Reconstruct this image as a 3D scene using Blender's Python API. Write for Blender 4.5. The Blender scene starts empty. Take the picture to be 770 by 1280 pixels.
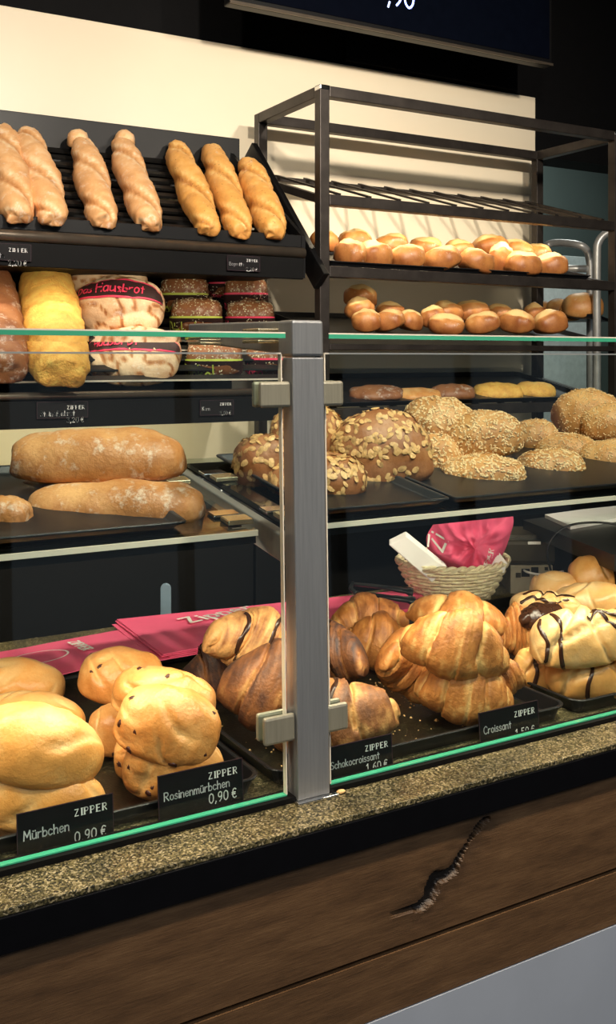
import bpy, math, random
from mathutils import Vector, Matrix, noise
PI = math.pi
sc = bpy.context.scene
col = sc.collection

# ------------------------------------------------------------ camera, world, lights, exposure
ZC = 1.42                      # eye height; the camera stands at the world's x = y = 0
F = 1250.0                     # focal length in pixels of the 770 x 1280 frame
CX, CY = 385.0, 448.0          # level camera with a shifted lens: horizon at y = 448
YAW = math.radians(30)
FW = Vector((math.sin(YAW), math.cos(YAW), 0)); RT = Vector((math.cos(YAW), -math.sin(YAW), 0))
cd = bpy.data.cameras.new('camera'); cam = bpy.data.objects.new('camera', cd); col.objects.link(cam)
cam.location = (0, 0, ZC); cam.rotation_euler = (PI / 2, 0, -YAW)
cd.sensor_fit = 'VERTICAL'; cd.sensor_height = 36; cd.lens = 36 * F / 1280
cd.shift_y = -(640 - CY) / 1280; cd.clip_start = .02; cd.clip_end = 60
sc.camera = cam
w = bpy.data.worlds.new('World'); sc.world = w; w.use_nodes = True
bg = w.node_tree.nodes['Background']; bg.inputs[0].default_value = (.7, .82, 1, 1); bg.inputs[1].default_value = .22

def lamp(kind, loc, target, energy, color=(1, .8, .55), size=.1, size_y=None, angle=60, blend=.6):
    l = bpy.data.lights.new(kind.lower() + '_lamp', kind); l.energy = energy; l.color = color
    if kind == 'AREA':
        l.size = size
        if size_y: l.shape = 'RECTANGLE'; l.size_y = size_y
    else: l.shadow_soft_size = size
    if kind == 'SPOT': l.spot_size = math.radians(angle); l.spot_blend = blend
    o = bpy.data.objects.new(kind.lower() + '_light', l); col.objects.link(o)
    o.location = loc; o.rotation_euler = (Vector(target) - Vector(loc)).to_track_quat('-Z', 'Y').to_euler()
    return o
WARM = (1, .83, .62)
# ceiling spots above the display and in front of the racks
for x, y, tx, ty, tz, e in ((.15, .35, .3, 1.25, 1.1, 80), (.95, .35, .85, 1.2, 1.1, 84), (1.7, .35, 1.35, 1.3, 1.1, 58)):
    lamp('SPOT', (x, y, 2.75), (tx, ty, tz), e, WARM, .05, angle=50)
for x, tx, e in ((-.1, .35, 60), (.8, 1.2, 62), (1.5, 2.0, 62)):
    lamp('SPOT', (x, .6, 2.45), (tx, 2.45, 1.85), e * 1.28, (1, .88, .72), .04, angle=80, blend=1)
# strip lamps added under the rack shelves to brighten breads and lower wall
lamp('AREA', (.41, 2.10, ZC + .196), (.41, 2.26, ZC), 1.7, WARM, 1.45, .02)
lamp('AREA', (.41, 2.20, ZC - .104), (.41, 2.5, ZC - .3), 3.0, (1, .86, .55), 1.45, .02)
lamp('AREA', (1.80, 2.19, ZC + .380), (1.80, 2.33, ZC + .24), 1.5, (1, .84, .58), .95, .02)
lamp('AREA', (1.80, 2.19, ZC + .200), (1.80, 2.33, ZC + .06), .2, (1, .84, .58), .95, .02)
# neutral area light added above the customers' side to lift the counter front
lamp('AREA', (.6, -1.2, 2.9), (.6, -1.0, 0), 34, (.95, .97, 1), 2.4, 1.2)
# strip lamps under the middle shelf of the glass display, light the trays below
lamp('AREA', (.1, 1.0, ZC - .222), (.1, 1.14, .95), 2.2, WARM, .8, .02)
lamp('AREA', (1.15, 1.0, ZC - .222), (1.15, 1.14, .95), 3.0, WARM, 1.15, .02)
sc.view_settings.view_transform = 'Standard'; sc.view_settings.look = 'None'
sc.view_settings.gamma = 1; sc.view_settings.use_curve_mapping = False
sc.view_settings.exposure = 0.35

# ------------------------------------------------------------ picture-to-place helpers
def ray(px, py):
    return FW + RT * ((px - CX) / F) + Vector((0, 0, -(py - CY) / F))
def pt(px, py, X=None, Y=None, Z=None, D=None):
    """point of the place seen at px,py on the plane X=, Y= or Z= (Z relative to the eye) or at depth D"""
    r = ray(px, py)
    if X is not None: k = X / r.x
    elif Y is not None: k = Y / r.y
    elif Z is not None: k = Z / r.z
    else: k = D
    return Vector((0, 0, ZC)) + r * k

# ------------------------------------------------------------ object helpers
def tag(o, label=None, cat=None, group=None, kind=None):
    if label: o['label'] = label
    if cat: o['category'] = cat
    if group: o['group'] = group
    if kind: o['kind'] = kind
    return o
def empty(name, loc=(0, 0, 0), label=None, cat=None, group=None):
    o = bpy.data.objects.new(name, None); col.objects.link(o); o.location = loc; o.empty_display_size = .05
    return tag(o, label, cat, group)
class MB:
    def __init__(s): s.v = []; s.f = []; s.m = []; s.tone = None
    def quadbox(s, P, mi=0):
        b = len(s.v); s.v += [tuple(p) for p in P]
        for q in ((0, 3, 2, 1), (4, 5, 6, 7), (0, 1, 5, 4), (1, 2, 6, 5), (2, 3, 7, 6), (3, 0, 4, 7)):
            s.f.append(tuple(b + i for i in q)); s.m.append(mi)
        return s
    def box(s, x0, x1, y0, y1, z0, z1, mi=0):
        return s.quadbox([(x0, y0, z0), (x1, y0, z0), (x1, y1, z0), (x0, y1, z0), (x0, y0, z1), (x1, y0, z1), (x1, y1, z1), (x0, y1, z1)], mi)
    def bar(s, p, q, wd, h, up=(0, 0, 1), mi=0):
        p = Vector(p); q = Vector(q); d = (q - p).normalized(); sd = d.cross(Vector(up)).normalized() * wd / 2
        u = sd.cross(d).normalized() * h / 2
        return s.quadbox([p - sd - u, q - sd - u, q + sd - u, p + sd - u, p - sd + u, q - sd + u, q + sd + u, p + sd + u], mi)
    def tube(s, pts, r, n=8, mi=0, cap=True, flat=1.0):
        pts = [Vector(p) for p in pts]; b = len(s.v); ref = None
        for i, p in enumerate(pts):
            d = (pts[min(i + 1, len(pts) - 1)] - pts[max(i - 1, 0)]).normalized()
            if ref is None: ref = d.orthogonal().normalized() if abs(d.z) > .9 else d.cross(Vector((0, 0, 1))).normalized()
            a = (ref - d * ref.dot(d)).normalized(); ref = a; c = d.cross(a)
            rr = r[i] if isinstance(r, (list, tuple)) else r
            for k in range(n):
                t = 2 * PI * k / n; s.v.append(tuple(p + a * math.cos(t) * rr + c * math.sin(t) * rr * flat))
        for i in range(len(pts) - 1):
            for k in range(n):
                k2 = (k + 1) % n; s.f.append((b + i * n + k, b + i * n + k2, b + (i + 1) * n + k2, b + (i + 1) * n + k)); s.m.append(mi)
        if cap:
            s.f.append(tuple(b + k for k in reversed(range(n)))); s.m.append(mi)
            e = b + (len(pts) - 1) * n; s.f.append(tuple(e + k for k in range(n))); s.m.append(mi)
        return s
    def poly(s, P, mi=0):
        b = len(s.v); s.v += [tuple(p) for p in P]; s.f.append(tuple(range(b, b + len(P)))); s.m.append(mi); return s
    def prism(s, P, off, mi=0):
        b = len(s.v); n = len(P); off = Vector(off)
        s.v += [tuple(Vector(p)) for p in P] + [tuple(Vector(p) + off) for p in P]
        s.f.append(tuple(b + i for i in reversed(range(n)))); s.f.append(tuple(b + n + i for i in range(n))); s.m += [mi, mi]
        for i in range(n):
            j = (i + 1) % n; s.f.append((b + i, b + j, b + n + j, b + n + i)); s.m.append(mi)
        return s
    def build(s, name, mats, parent=None, smooth=False, bevel=0, attrs=None, kind=None):
        me = bpy.data.meshes.new(name); me.from_pydata(s.v, [], s.f)
        for m in (mats if isinstance(mats, (list, tuple)) else [mats]): me.materials.append(m)
        if len(set(s.m)) > 1: me.polygons.foreach_set('material_index', s.m)
        if attrs:
            for k, vals in attrs.items():
                a = me.attributes.new(k, 'FLOAT', 'POINT'); a.data.foreach_set('value', vals)
        if smooth: me.polygons.foreach_set('use_smooth', [True] * len(me.polygons))
        me.update()
        o = bpy.data.objects.new(name, me); col.objects.link(o)
        if parent is not None: o.parent = parent
        if bevel:
            b = o.modifiers.new('bevel', 'BEVEL'); b.width = bevel; b.segments = 2; b.limit_method = 'ANGLE'
        if kind: o['kind'] = kind
        return o

# ------------------------------------------------------------ materials
def mat(name):
    m = bpy.data.materials.new(name); m.use_nodes = True
    nt = m.node_tree; return m, nt, nt.nodes['Principled BSDF']
def nd(nt, t, **k):
    n = nt.nodes.new(t)
    for a, b in k.items():
        if a.startswith('i_'): n.inputs[int(a[2:])].default_value = b
        else: setattr(n, a, b)
    return n
def L(nt, a, b): nt.links.new(a, b)
def noise_n(nt, scale, detail=4, rough=.6, stretch=None):
    tc = nd(nt, 'ShaderNodeTexCoord'); n = nd(nt, 'ShaderNodeTexNoise'); n.inputs['Scale'].default_value = scale
    n.inputs['Detail'].default_value = detail; n.inputs['Roughness'].default_value = rough
    if stretch:
        mp = nd(nt, 'ShaderNodeMapping'); mp.inputs['Scale'].default_value = stretch
        L(nt, tc.outputs['Object'], mp.inputs[0]); L(nt, mp.outputs[0], n.inputs['Vector'])
    else: L(nt, tc.outputs['Object'], n.inputs['Vector'])
    return n
def ramp(nt, src, stops):
    r = nd(nt, 'ShaderNodeValToRGB'); e = r.color_ramp.elements
    while len(e) < len(stops): e.new(.5)
    for i, (p, c) in enumerate(stops): e[i].position = p; e[i].color = (*c, 1) if len(c) == 3 else c
    L(nt, src, r.inputs[0]); return r
def bump(nt, b, src, strength, dist=.002):
    n = nd(nt, 'ShaderNodeBump'); n.inputs['Strength'].default_value = strength; n.inputs['Distance'].default_value = dist
    L(nt, src, n.inputs['Height']); L(nt, n.outputs[0], b.inputs['Normal']); return n
def plain(name, c, rough=.5, metal=0, spec=.5, var=.12, scale=30, bmp=0, stretch=None):
    m, nt, b = mat(name); n = noise_n(nt, scale, stretch=stretch)
    a = tuple(x * (1 - var) for x in c); d = tuple(min(1, x * (1 + var)) for x in c)
    r = ramp(nt, n.outputs[0], [(.3, a), (.7, d)]); L(nt, r.outputs[0], b.inputs['Base Color'])
    b.inputs['Roughness'].default_value = rough; b.inputs['Metallic'].default_value = metal
    b.inputs['Specular IOR Level'].default_value = spec
    if bmp: bump(nt, b, n.outputs[0], bmp)
    return m
def mixc(nt, fac, a, b):
    m = nd(nt, 'ShaderNodeMix', data_type='RGBA')
    if isinstance(fac, float): m.inputs[0].default_value = fac
    else: L(nt, fac, m.inputs[0])
    for s, i in ((a, 6), (b, 7)):
        if isinstance(s, tuple): m.inputs[i].default_value = (*s, 1)
        else: L(nt, s, m.inputs[i])
    return m.outputs[2]
def math_n(nt, op, a, b=None):
    m = nd(nt, 'ShaderNodeMath', operation=op)
    for i, s in enumerate((a, b)):
        if s is None: continue
        if isinstance(s, (int, float)): m.inputs[i].default_value = s
        else: L(nt, s, m.inputs[i])
    return m.outputs[0]
def crust(name, pale, mid, dark, rough=.42, nscale=22, nmix=.45, flour=0.0, fine=260, bstr=.35, spec=.5, flour_c=(.93, .86, .74)):
    """baked crust: 'tone' (per vertex, how far baked) plus noise runs pale - mid - dark; 'flour' is a dusting"""
    m, nt, b = mat(name)
    at = nd(nt, 'ShaderNodeAttribute', attribute_name='tone')
    n = noise_n(nt, nscale, 5); n2 = noise_n(nt, fine, 3)
    s = math_n(nt, 'ADD', at.outputs['Fac'], math_n(nt, 'MULTIPLY', math_n(nt, 'SUBTRACT', n.outputs[0], .5), nmix * 2))
    s = math_n(nt, 'ADD', s, math_n(nt, 'MULTIPLY', math_n(nt, 'SUBTRACT', n2.outputs[0], .5), .25))
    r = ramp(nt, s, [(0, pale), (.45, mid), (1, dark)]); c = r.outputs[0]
    if flour:
        n3 = noise_n(nt, 38, 6, .75); f = ramp(nt, n3.outputs[0], [(.62 - flour * .25, (0, 0, 0)), (.78 - flour * .2, (1, 1, 1))])
        c = mixc(nt, math_n(nt, 'MULTIPLY', f.outputs[0], .75), c, flour_c)
    L(nt, c, b.inputs['Base Color']); b.inputs['Roughness'].default_value = rough
    b.inputs['Specular IOR Level'].default_value = spec
    b.inputs['Subsurface Weight'].default_value = 0
    h = math_n(nt, 'ADD', math_n(nt, 'MULTIPLY', n2.outputs[0], .5), noise_n(nt, nscale * 3, 5).outputs[0])
    bump(nt, b, h, bstr, .003)
    return m
M = {}
M['milk'] = crust('golden milk bun crust', (.93, .60, .26), (.80, .36, .09), (.48, .17, .03), .36, 14, .42, bstr=.4)
M['raisin_bun'] = crust('glossy raisin bun crust', (.85, .48, .18), (.64, .26, .065), (.36, .11, .025), .34, 16, .45, bstr=.45)
M['baguette'] = crust('pale baguette crust', (.96, .74, .46), (.80, .44, .19), (.50, .20, .06), .55, 22, .35, .25, bstr=.25)
M['herb'] = crust('herb baguette crust', (.95, .64, .25), (.80, .40, .10), (.48, .18, .04), .5, 25, .35, .05, bstr=.3)
M['roll'] = crust('roll crust', (.94, .66, .29), (.66, .29, .08), (.30, .095, .025), .45, 18, .3, .05, bstr=.2)
M['croissant'] = crust('croissant crust', (.86, .52, .19), (.56, .22, .055), (.22, .065, .015), .45, 40, .5, bstr=.55)
M['choc_croissant'] = crust('chocolate croissant crust', (.80, .42, .15), (.34, .13, .045), (.07, .035, .03), .5, 30, .45, bstr=.6)
M['rye'] = crust('rye loaf crust', (.40, .19, .08), (.24, .09, .035), (.10, .035, .015), .5, 20, .35, .3, bstr=.45)
M['rustic'] = crust('floured rustic crust', (.82, .46, .2), (.52, .22, .07), (.22, .075, .02), .45, 18, .6, .35, bstr=.5)
M['pumpkin'] = crust('dark crust under pumpkin seeds', (.50, .25, .12), (.30, .115, .04), (.16, .055, .02), .45, 16, .3, bstr=.3)
M['oat'] = crust('crust under oats and sesame', (.80, .50, .22), (.52, .25, .08), (.32, .12, .03), .5, 20, .3, bstr=.3)
M['cheese'] = crust('cheese crust', (.93, .66, .16), (.85, .46, .09), (.45, .19, .04), .5, 60, .6, bstr=1)
M['pretzel'] = crust('sweet pastry crust', (.86, .54, .22), (.68, .33, .09), (.40, .15, .04), .35, 18, .3, bstr=.15)
M['glaze'] = crust('sugar glazed pastry', (.88, .64, .33), (.76, .43, .15), (.50, .22, .06), .3, 18, .4, bstr=.35)
M['choc'] = plain('dark chocolate', (.045, .018, .01), .25, bmp=.2, scale=80)
M['raisin'] = plain('raisin skin', (.06, .015, .01), .4, scale=200, bmp=.4)
M['seed'] = plain('pumpkin seed', (.62, .38, .16), .5, scale=160, var=.35)
M['sesame'] = plain('sesame and oat', (.80, .58, .32), .6, scale=220, var=.2)
M['crumb'] = plain('pastry crumbs', (.75, .48, .2), .7, scale=300, var=.3)
M['herbfleck'] = plain('dried herb', (.25, .12, .04), .7)
M['black_metal'] = plain('black powder coated metal', (.005, .005, .0055), .4, 0, .3)
M['rack_metal'] = plain('raw blackened steel', (.045, .038, .034), .42, .6, .4, .35, 14, .05)
M['black'] = plain('matt black', (.003, .003, .0033), .6, spec=.15, var=.2)
M['shaded_edge'] = plain('polished granite edge with painted shade', (.003, .003, .004), .35, spec=.2)  # granite's dim front face, its shade put into the colour as black
M['tray_blue'] = plain('blue grey tray steel', (.035, .04, .048), .36, .3, .4)
M['slat'] = plain('slat steel', (.014, .013, .012), .4, .3)
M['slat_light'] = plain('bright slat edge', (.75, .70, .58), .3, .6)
M['bar'] = plain('bronze grey bar', (.16, .13, .10), .3, .7)
M['chrome'] = plain('chrome', (.75, .75, .74), .12, 1, var=.03)
M['gold'] = plain('warm bright fitting', (.9, .78, .5), .2, .9)
M['steel_dark'] = plain('dark tray steel', (.014, .015, .018), .36, .3, .35)
M['white_paper'] = plain('white paper', (.88, .88, .9), .7, var=.04)
M['white_ink'] = plain('white print', (.85, .85, .84), .6, var=.02)
M['grey_ink'] = plain('chalk print', (.62, .62, .64), .7, var=.03)
M['pink'] = plain('pink paper', (.84, .11, .24), .6, var=.1, scale=9)
M['pink_dark'] = plain('violet paper edge', (.35, .05, .3), .6)
M['card'] = plain('black price card', (.007, .006, .007), .5, spec=.2)
M['card_rim'] = plain('card rim', (.05, .018, .03), .5)
M['wicker'] = plain('pale wicker', (.92, .76, .52), .6, scale=90, var=.25, bmp=.4)
M['cream'] = plain('cream wall panel', (.86, .76, .58), .35, var=.025, scale=3)
M['darkwall'] = plain('black wall paint', (.004, .004, .0045), .7, spec=.1)
M['ceiling'] = plain('black ceiling paint', (.02, .02, .022), .8)
M['greenwall'] = plain('grey green wall', (.10, .135, .125), .7, var=.06, scale=2)
M['floor'] = plain('grey floor', (.035, .035, .035), .5, scale=4)
M['plinth'] = plain('light blue grey laminate', (.36, .40, .47), .5, var=.05, scale=7)
M['beige'] = plain('beige plastic', (.35, .31, .24), .5)
M['taupe'] = plain('dark olive plastic', (.045, .038, .026), .3, spec=.6)
M['device'] = plain('black plastic', (.015, .017, .02), .35)
M['navy'] = plain('navy paint', (.02, .03, .05), .6)
M['pale'] = plain('pale panel', (.55, .62, .60), .6)
M['green_label'] = plain('green label edge', (.45, .55, .08), .5)
M['red_label'] = plain('pink label edge', (.75, .05, .12), .5)
M['label_dark'] = plain('dark label paper', (.035, .015, .015), .5)
M['mix_seed'] = plain('mixed seeds', (.85, .70, .46), .55, scale=150, var=.55)
M['screen'] = plain('screen glass', (.002, .003, .007), .25, spec=.06)
M['trolley'] = plain('satin light metal', (.50, .50, .48), .35, .4)
M['bluesteel'] = plain('blue grey steel', (.30, .42, .55), .3, .5)

def steel(name, c, rough, metal=1):
    m, nt, b = mat(name); n = noise_n(nt, 6, 5, .7, (60, 60, 1.2))
    r = ramp(nt, n.outputs[0], [(.3, tuple(x * .8 for x in c)), (.7, c)]); L(nt, r.outputs[0], b.inputs['Base Color'])
    b.inputs['Metallic'].default_value = metal
    rr = nd(nt, 'ShaderNodeMapRange'); rr.inputs[3].default_value = rough - .08; rr.inputs[4].default_value = rough + .1
    L(nt, n.outputs[0], rr.inputs[0]); L(nt, rr.outputs[0], b.inputs['Roughness']); bump(nt, b, n.outputs[0], .08, .001)
    return m
M['steel'] = steel('brushed stainless steel', (.34, .35, .36), .36, .6)
M['clamp'] = steel('satin clamp metal', (.36, .34, .26), .4, .5)

def glass_mat(name, tint=(.93, .97, .95), ior=1.45, gl=1.0):
    m, nt, b = mat(name); nt.nodes.remove(b); out = nt.nodes['Material Output']
    t = nd(nt, 'ShaderNodeBsdfTransparent'); t.inputs[0].default_value = (*tint, 1)
    g = nd(nt, 'ShaderNodeBsdfGlossy'); g.inputs['Roughness'].default_value = .02; g.inputs[0].default_value = (gl, gl, gl, 1)
    fr = nd(nt, 'ShaderNodeFresnel'); fr.inputs[0].default_value = ior
    geo = nd(nt, 'ShaderNodeNewGeometry'); fac = math_n(nt, 'MULTIPLY', fr.outputs[0], math_n(nt, 'SUBTRACT', 1.0, geo.outputs['Backfacing']))
    mx = nd(nt, 'ShaderNodeMixShader'); L(nt, fac, mx.inputs[0]); L(nt, t.outputs[0], mx.inputs[1]); L(nt, g.outputs[0], mx.inputs[2])
    L(nt, mx.outputs[0], out.inputs[0]); return m
M['glass'] = glass_mat('clear pane glass')
M['film'] = glass_mat('clear plastic film', (.92, .92, .9), 1.5)
m, nt, b = mat('green glass edge'); b.inputs['Base Color'].default_value = (.07, .50, .30, 1); b.inputs['Roughness'].default_value = .15
b.inputs['Transmission Weight'].default_value = .25; b.inputs['Coat Weight'].default_value = .5; M['edge_green'] = m
m, nt, b = mat('pale glass edge'); b.inputs['Base Color'].default_value = (.80, .74, .62, 1); b.inputs['Roughness'].default_value = .2; M['edge_pale'] = m
m, nt, b = mat('screen lettering'); b.inputs['Base Color'].default_value = (.4, .5, 1, 1); b.inputs['Emission Color'].default_value = (.5, .6, 1, 1); b.inputs['Emission Strength'].default_value = 1.5; M['screen_ink'] = m

def granite():
    m, nt, b = mat('speckled granite')
    tc = nd(nt, 'ShaderNodeTexCoord'); v = nd(nt, 'ShaderNodeTexVoronoi'); v.inputs['Scale'].default_value = 560
    L(nt, tc.outputs['Object'], v.inputs['Vector'])
    sp = nd(nt, 'ShaderNodeSeparateColor'); L(nt, v.outputs['Color'], sp.inputs[0])
    r = ramp(nt, sp.outputs[0], [(0, (.02, .02, .015)), (.3, (.06, .055, .03)), (.55, (.15, .13, .06)), (.8, (.30, .255, .14)), (1, (.58, .50, .34))])
    n = noise_n(nt, 14, 6); r2 = ramp(nt, n.outputs[0], [(.35, (.35, .35, .33)), (.7, (1, .95, .85))])
    mx = nd(nt, 'ShaderNodeMix', data_type='RGBA', blend_type='MULTIPLY'); mx.inputs[0].default_value = 1
    L(nt, r.outputs[0], mx.inputs[6]); L(nt, r2.outputs[0], mx.inputs[7]); L(nt, mx.outputs[2], b.inputs['Base Color'])
    b.inputs['Roughness'].default_value = .3; return m
M['granite'] = granite()
def wood():
    m, nt, b = mat('smoked oak')
    n = noise_n(nt, 5, 6, .65, (2.2, 8, 14)); n2 = noise_n(nt, 60, 5, .7, (.6, 8, 9)); at = nd(nt, 'ShaderNodeAttribute', attribute_name='knot')
    s = math_n(nt, 'ADD', math_n(nt, 'MULTIPLY', n.outputs[0], .65), math_n(nt, 'MULTIPLY', n2.outputs[0], .35))
    r = ramp(nt, s, [(.3, (.055, .028, .012)), (.5, (.115, .06, .026)), (.7, (.18, .10, .045))])
    c = mixc(nt, at.outputs['Fac'], r.outputs[0], (.008, .005, .003)); L(nt, c, b.inputs['Base Color'])
    b.inputs['Roughness'].default_value = .5; bump(nt, b, n2.outputs[0], .35, .001); return m
M['wood'] = wood()
def tray_floor():
    m, nt, b = mat('used baking tray')
    n = noise_n(nt, 25, 6, .75); n2 = noise_n(nt, 420, 2)
    s = math_n(nt, 'ADD', math_n(nt, 'MULTIPLY', n.outputs[0], .45), math_n(nt, 'MULTIPLY', n2.outputs[0], .55))
    r = ramp(nt, s, [(.4, (.006, .0055, .004)), (.56, (.022, .018, .009)), (.70, (.12, .095, .045))]); L(nt, r.outputs[0], b.inputs['Base Color'])
    b.inputs['Roughness'].default_value = .4; b.inputs['Metallic'].default_value = .3; bump(nt, b, n2.outputs[0], .3, .001); return m
M['tray_floor'] = tray_floor()

# ------------------------------------------------------------ stroke lettering
G = {
 'M': ['0,0 .06,1 .36,.3 .66,1 .74,0'], 'R': ['0,0 0,1', '~0,1 .4,.97 .52,.76 .4,.55 0,.5', '.2,.5 .58,0'],
 'C': ['~.6,.85 .38,1 .1,.8 .02,.45 .16,.1 .4,0 .62,.14'], 'S': ['~.5,.9 .3,1 .08,.85 .12,.62 .38,.48 .48,.25 .3,.02 .02,.1'],
 'D': ['0,0 0,1', '~0,1 .4,.88 .6,.5 .4,.1 0,0'], 'H': ['0,0 0,1', '.55,0 .55,1', '0,.52 .55,.52'], 'K': ['0,0 0,1', '.5,1 0,.45', '.15,.6 .55,0'],
 'Z': ['0,.97 .52,.97 0,.03 .54,.03'], 'I': ['.1,0 .1,1'], 'P': ['0,0 0,1', '~0,1 .4,.97 .52,.76 .4,.5 0,.46'], 'E': ['.5,1 0,1 0,0 .52,0', '0,.52 .4,.52'],
 'B': ['0,0 0,1', '~0,1 .4,.95 .42,.6 0,.52', '~0,.52 .5,.45 .5,.08 0,0'],
 'a': ['~.42,.5 .25,.62 .04,.45 .05,.12 .22,0 .42,.18', '.43,.62 .43,0'], 'b': ['0,1 0,0', '~0,.4 .2,.6 .42,.45 .42,.15 .22,0 0,.12'],
 'c': ['~.42,.5 .25,.62 .05,.5 .02,.2 .2,0 .42,.1'], 'e': ['~.04,.32 .42,.36 .36,.56 .2,.62 .04,.45 .04,.18 .2,0 .42,.1'],
 'g': ['~.42,.5 .25,.62 .04,.45 .08,.12 .24,.05 .42,.2', '~.43,.62 .43,-.15 .25,-.32 .05,-.22'],
 'h': ['0,1 0,0', '~0,.38 .2,.6 .4,.48 .42,0'], 'i': ['.05,.6 .05,0', '.05,.82 .05,.86'], 'k': ['0,1 0,0', '.36,.6 0,.28', '.1,.36 .4,0'],
 'l': ['.05,1 .05,0'], 'm': ['0,.6 0,0', '~0,.38 .16,.6 .3,.48 .32,0', '~.32,.38 .48,.6 .62,.48 .64,0'], 'f': ['~.36,.95 .2,1 .12,.8 .12,0', '0,.55 .3,.55'], 'd': ['.42,1 .42,0', '~.42,.4 .22,.6 .03,.45 .03,.15 .22,0 .42,.12'], 'n': ['0,.6 0,0', '~0,.38 .2,.6 .4,.48 .42,0'], 'o': ['~.22,.62 .04,.48 .04,.14 .22,0 .42,.14 .42,.48 .22,.62'],
 'p': ['0,.6 0,-.35', '~0,.4 .2,.6 .42,.45 .42,.15 .22,0 0,.12'], 'r': ['0,.6 0,0', '~0,.35 .15,.56 .34,.58'],
 's': ['~.36,.54 .2,.62 .06,.5 .12,.36 .32,.26 .36,.1 .18,0 0,.07'], 't': ['.18,.9 .18,.0', '0,.6 .36,.6'],
 'u': ['~0,.6 .02,.12 .2,0 .4,.14', '.42,.6 .42,0'], 'ü': ['~0,.6 .02,.12 .2,0 .4,.14', '.42,.6 .42,0', '.1,.8 .1,.84', '.32,.8 .32,.84'],
 '0': ['~.25,1 .05,.8 .03,.25 .25,0 .48,.25 .48,.8 .25,1'], '1': ['.05,.8 .25,1 .25,0', '.08,0 .42,0'], '2': ['~.03,.8 .25,1 .46,.78 .3,.4 .02,.02', '.02,.02 .5,.02'],
 '5': ['.46,1 .1,1 .07,.58', '~.07,.58 .3,.62 .48,.35 .3,.03 .03,.08'], '6': ['~.42,.97 .12,.7 .04,.3 .22,0 .46,.18 .4,.48 .2,.55 .06,.35'],
 '9': ['~.45,.65 .28,.45 .06,.6 .1,.9 .3,1 .46,.82 .42,.3 .2,0'], ',': ['.1,.08 .02,-.15'], '€': ['~.5,.9 .3,1 .12,.8 .1,.2 .3,0 .5,.1', '0,.6 .4,.6', '0,.42 .36,.42'],
 '3': ['~.03,.88 .25,1 .44,.8 .22,.55', '~.22,.55 .48,.4 .42,.08 .2,0 .02,.1'], '7': ['0,1 .5,1 .15,0'],
}
def catmull(P, n=5):
    out = []
    for i in range(len(P) - 1):
        a = P[max(i - 1, 0)]; b = P[i]; c = P[i + 1]; d = P[min(i + 2, len(P) - 1)]
        for k in range(n):
            t = k / n
            out.append(tuple(.5 * (2 * b[j] + (c[j] - a[j]) * t + (2 * a[j] - 5 * b[j] + 4 * c[j] - d[j]) * t * t + (-a[j] + 3 * b[j] - 3 * c[j] + d[j]) * t ** 3) for j in range(len(b))))
    out.append(P[-1]); return out
def lettering(mb, text, fn, x0, y0, h, th=.09, serif=False, gap=.2, wide=1.0, right=False):
    """adds the strokes of a text; fn maps (x, y) on the sheet to a point"""
    def wid(ch): return (.3 if ch == ' ' else max(float(p.split(',')[0]) for s in G[ch] for p in s.strip('~').split()) + gap) * h * wide
    if right: x0 -= sum(wid(c) for c in text)
    for ch in text:
        if ch != ' ':
            for s in G[ch]:
                P = [tuple(float(a) for a in p.split(',')) for p in s.strip('~').split()]
                if s[0] == '~': P = catmull(P, 4)
                for a, b in zip(P, P[1:]):
                    dx, dy = (b[0] - a[0]) * wide, b[1] - a[1]; l = math.hypot(dx, dy) or 1; ux, uy = dx / l, dy / l; t = th / 2
                    if serif and abs(uy) > .9 and l > .6: t = th * .95
                    q = []
                    for (px_, py_), e in ((a, -1), (b, 1)):
                        for sg in ((1, -1) if e < 0 else (-1, 1)):
                            q.append(fn(x0 + (px_ * wide + ux * th * .4 * e - uy * t * sg) * h, y0 + (py_ + uy * th * .4 * e + ux * t * sg) * h))
                    mb.poly(q)
                    if serif and abs(uy) > .9 and l > .6:
                        for yy in (a[1], b[1]):
                            mb.poly([fn(x0 + (a[0] * wide + sx * .17) * h, y0 + (yy + sy * .045) * h) for sx, sy in ((-1, -1), (1, -1), (1, 1), (-1, 1))])
        x0 += wid(ch)
    return mb

# ------------------------------------------------------------ dough: parametric surfaces
def oval(Lx, W, H, seed, p=.75, flat=.5, amp=.10, freq=1.6, fn=None, bend=0, sag=0, taper=0):
    a = H / (1 + flat); off = Vector((seed * 7.3, seed * 3.1, seed * 1.7)); S = (Lx + W) / 2
    def s(u, v):
        t = PI * min(max(u, 0), 1); x = -math.cos(t) * Lx / 2; r = max(math.sin(t), 0) ** p
        r *= 1 + taper * math.cos(t)
        cv, sv = math.cos(v), math.sin(v)
        y = cv * W / 2 * r; z = sv * a * r
        if sv < 0: z = -a * flat * r * max(0, 1 - (1 + sv) ** 2) ** .6 if sv > -1 else -a * flat * r
        q = Vector((x, y, z)); n = noise.noise(q * (freq / S * 2) + off) + .4 * noise.noise(q * (freq / S * 5) + off)
        k, tone = (1, 0)
        if fn: k, tone = fn(u, v, q)
        k *= 1 + amp * n
        q = Vector((x * (1 + amp * n * .5), y * k, z * (k if sv > 0 else 1)))
        q.z += -H / 2 + a * flat; q.y += bend * (1 - (2 * u - 1) ** 2) - bend * .5; q.z -= sag * (2 * u - 1) ** 2
        up = .5 + .5 * sv
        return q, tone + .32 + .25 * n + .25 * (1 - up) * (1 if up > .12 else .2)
    return s
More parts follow.
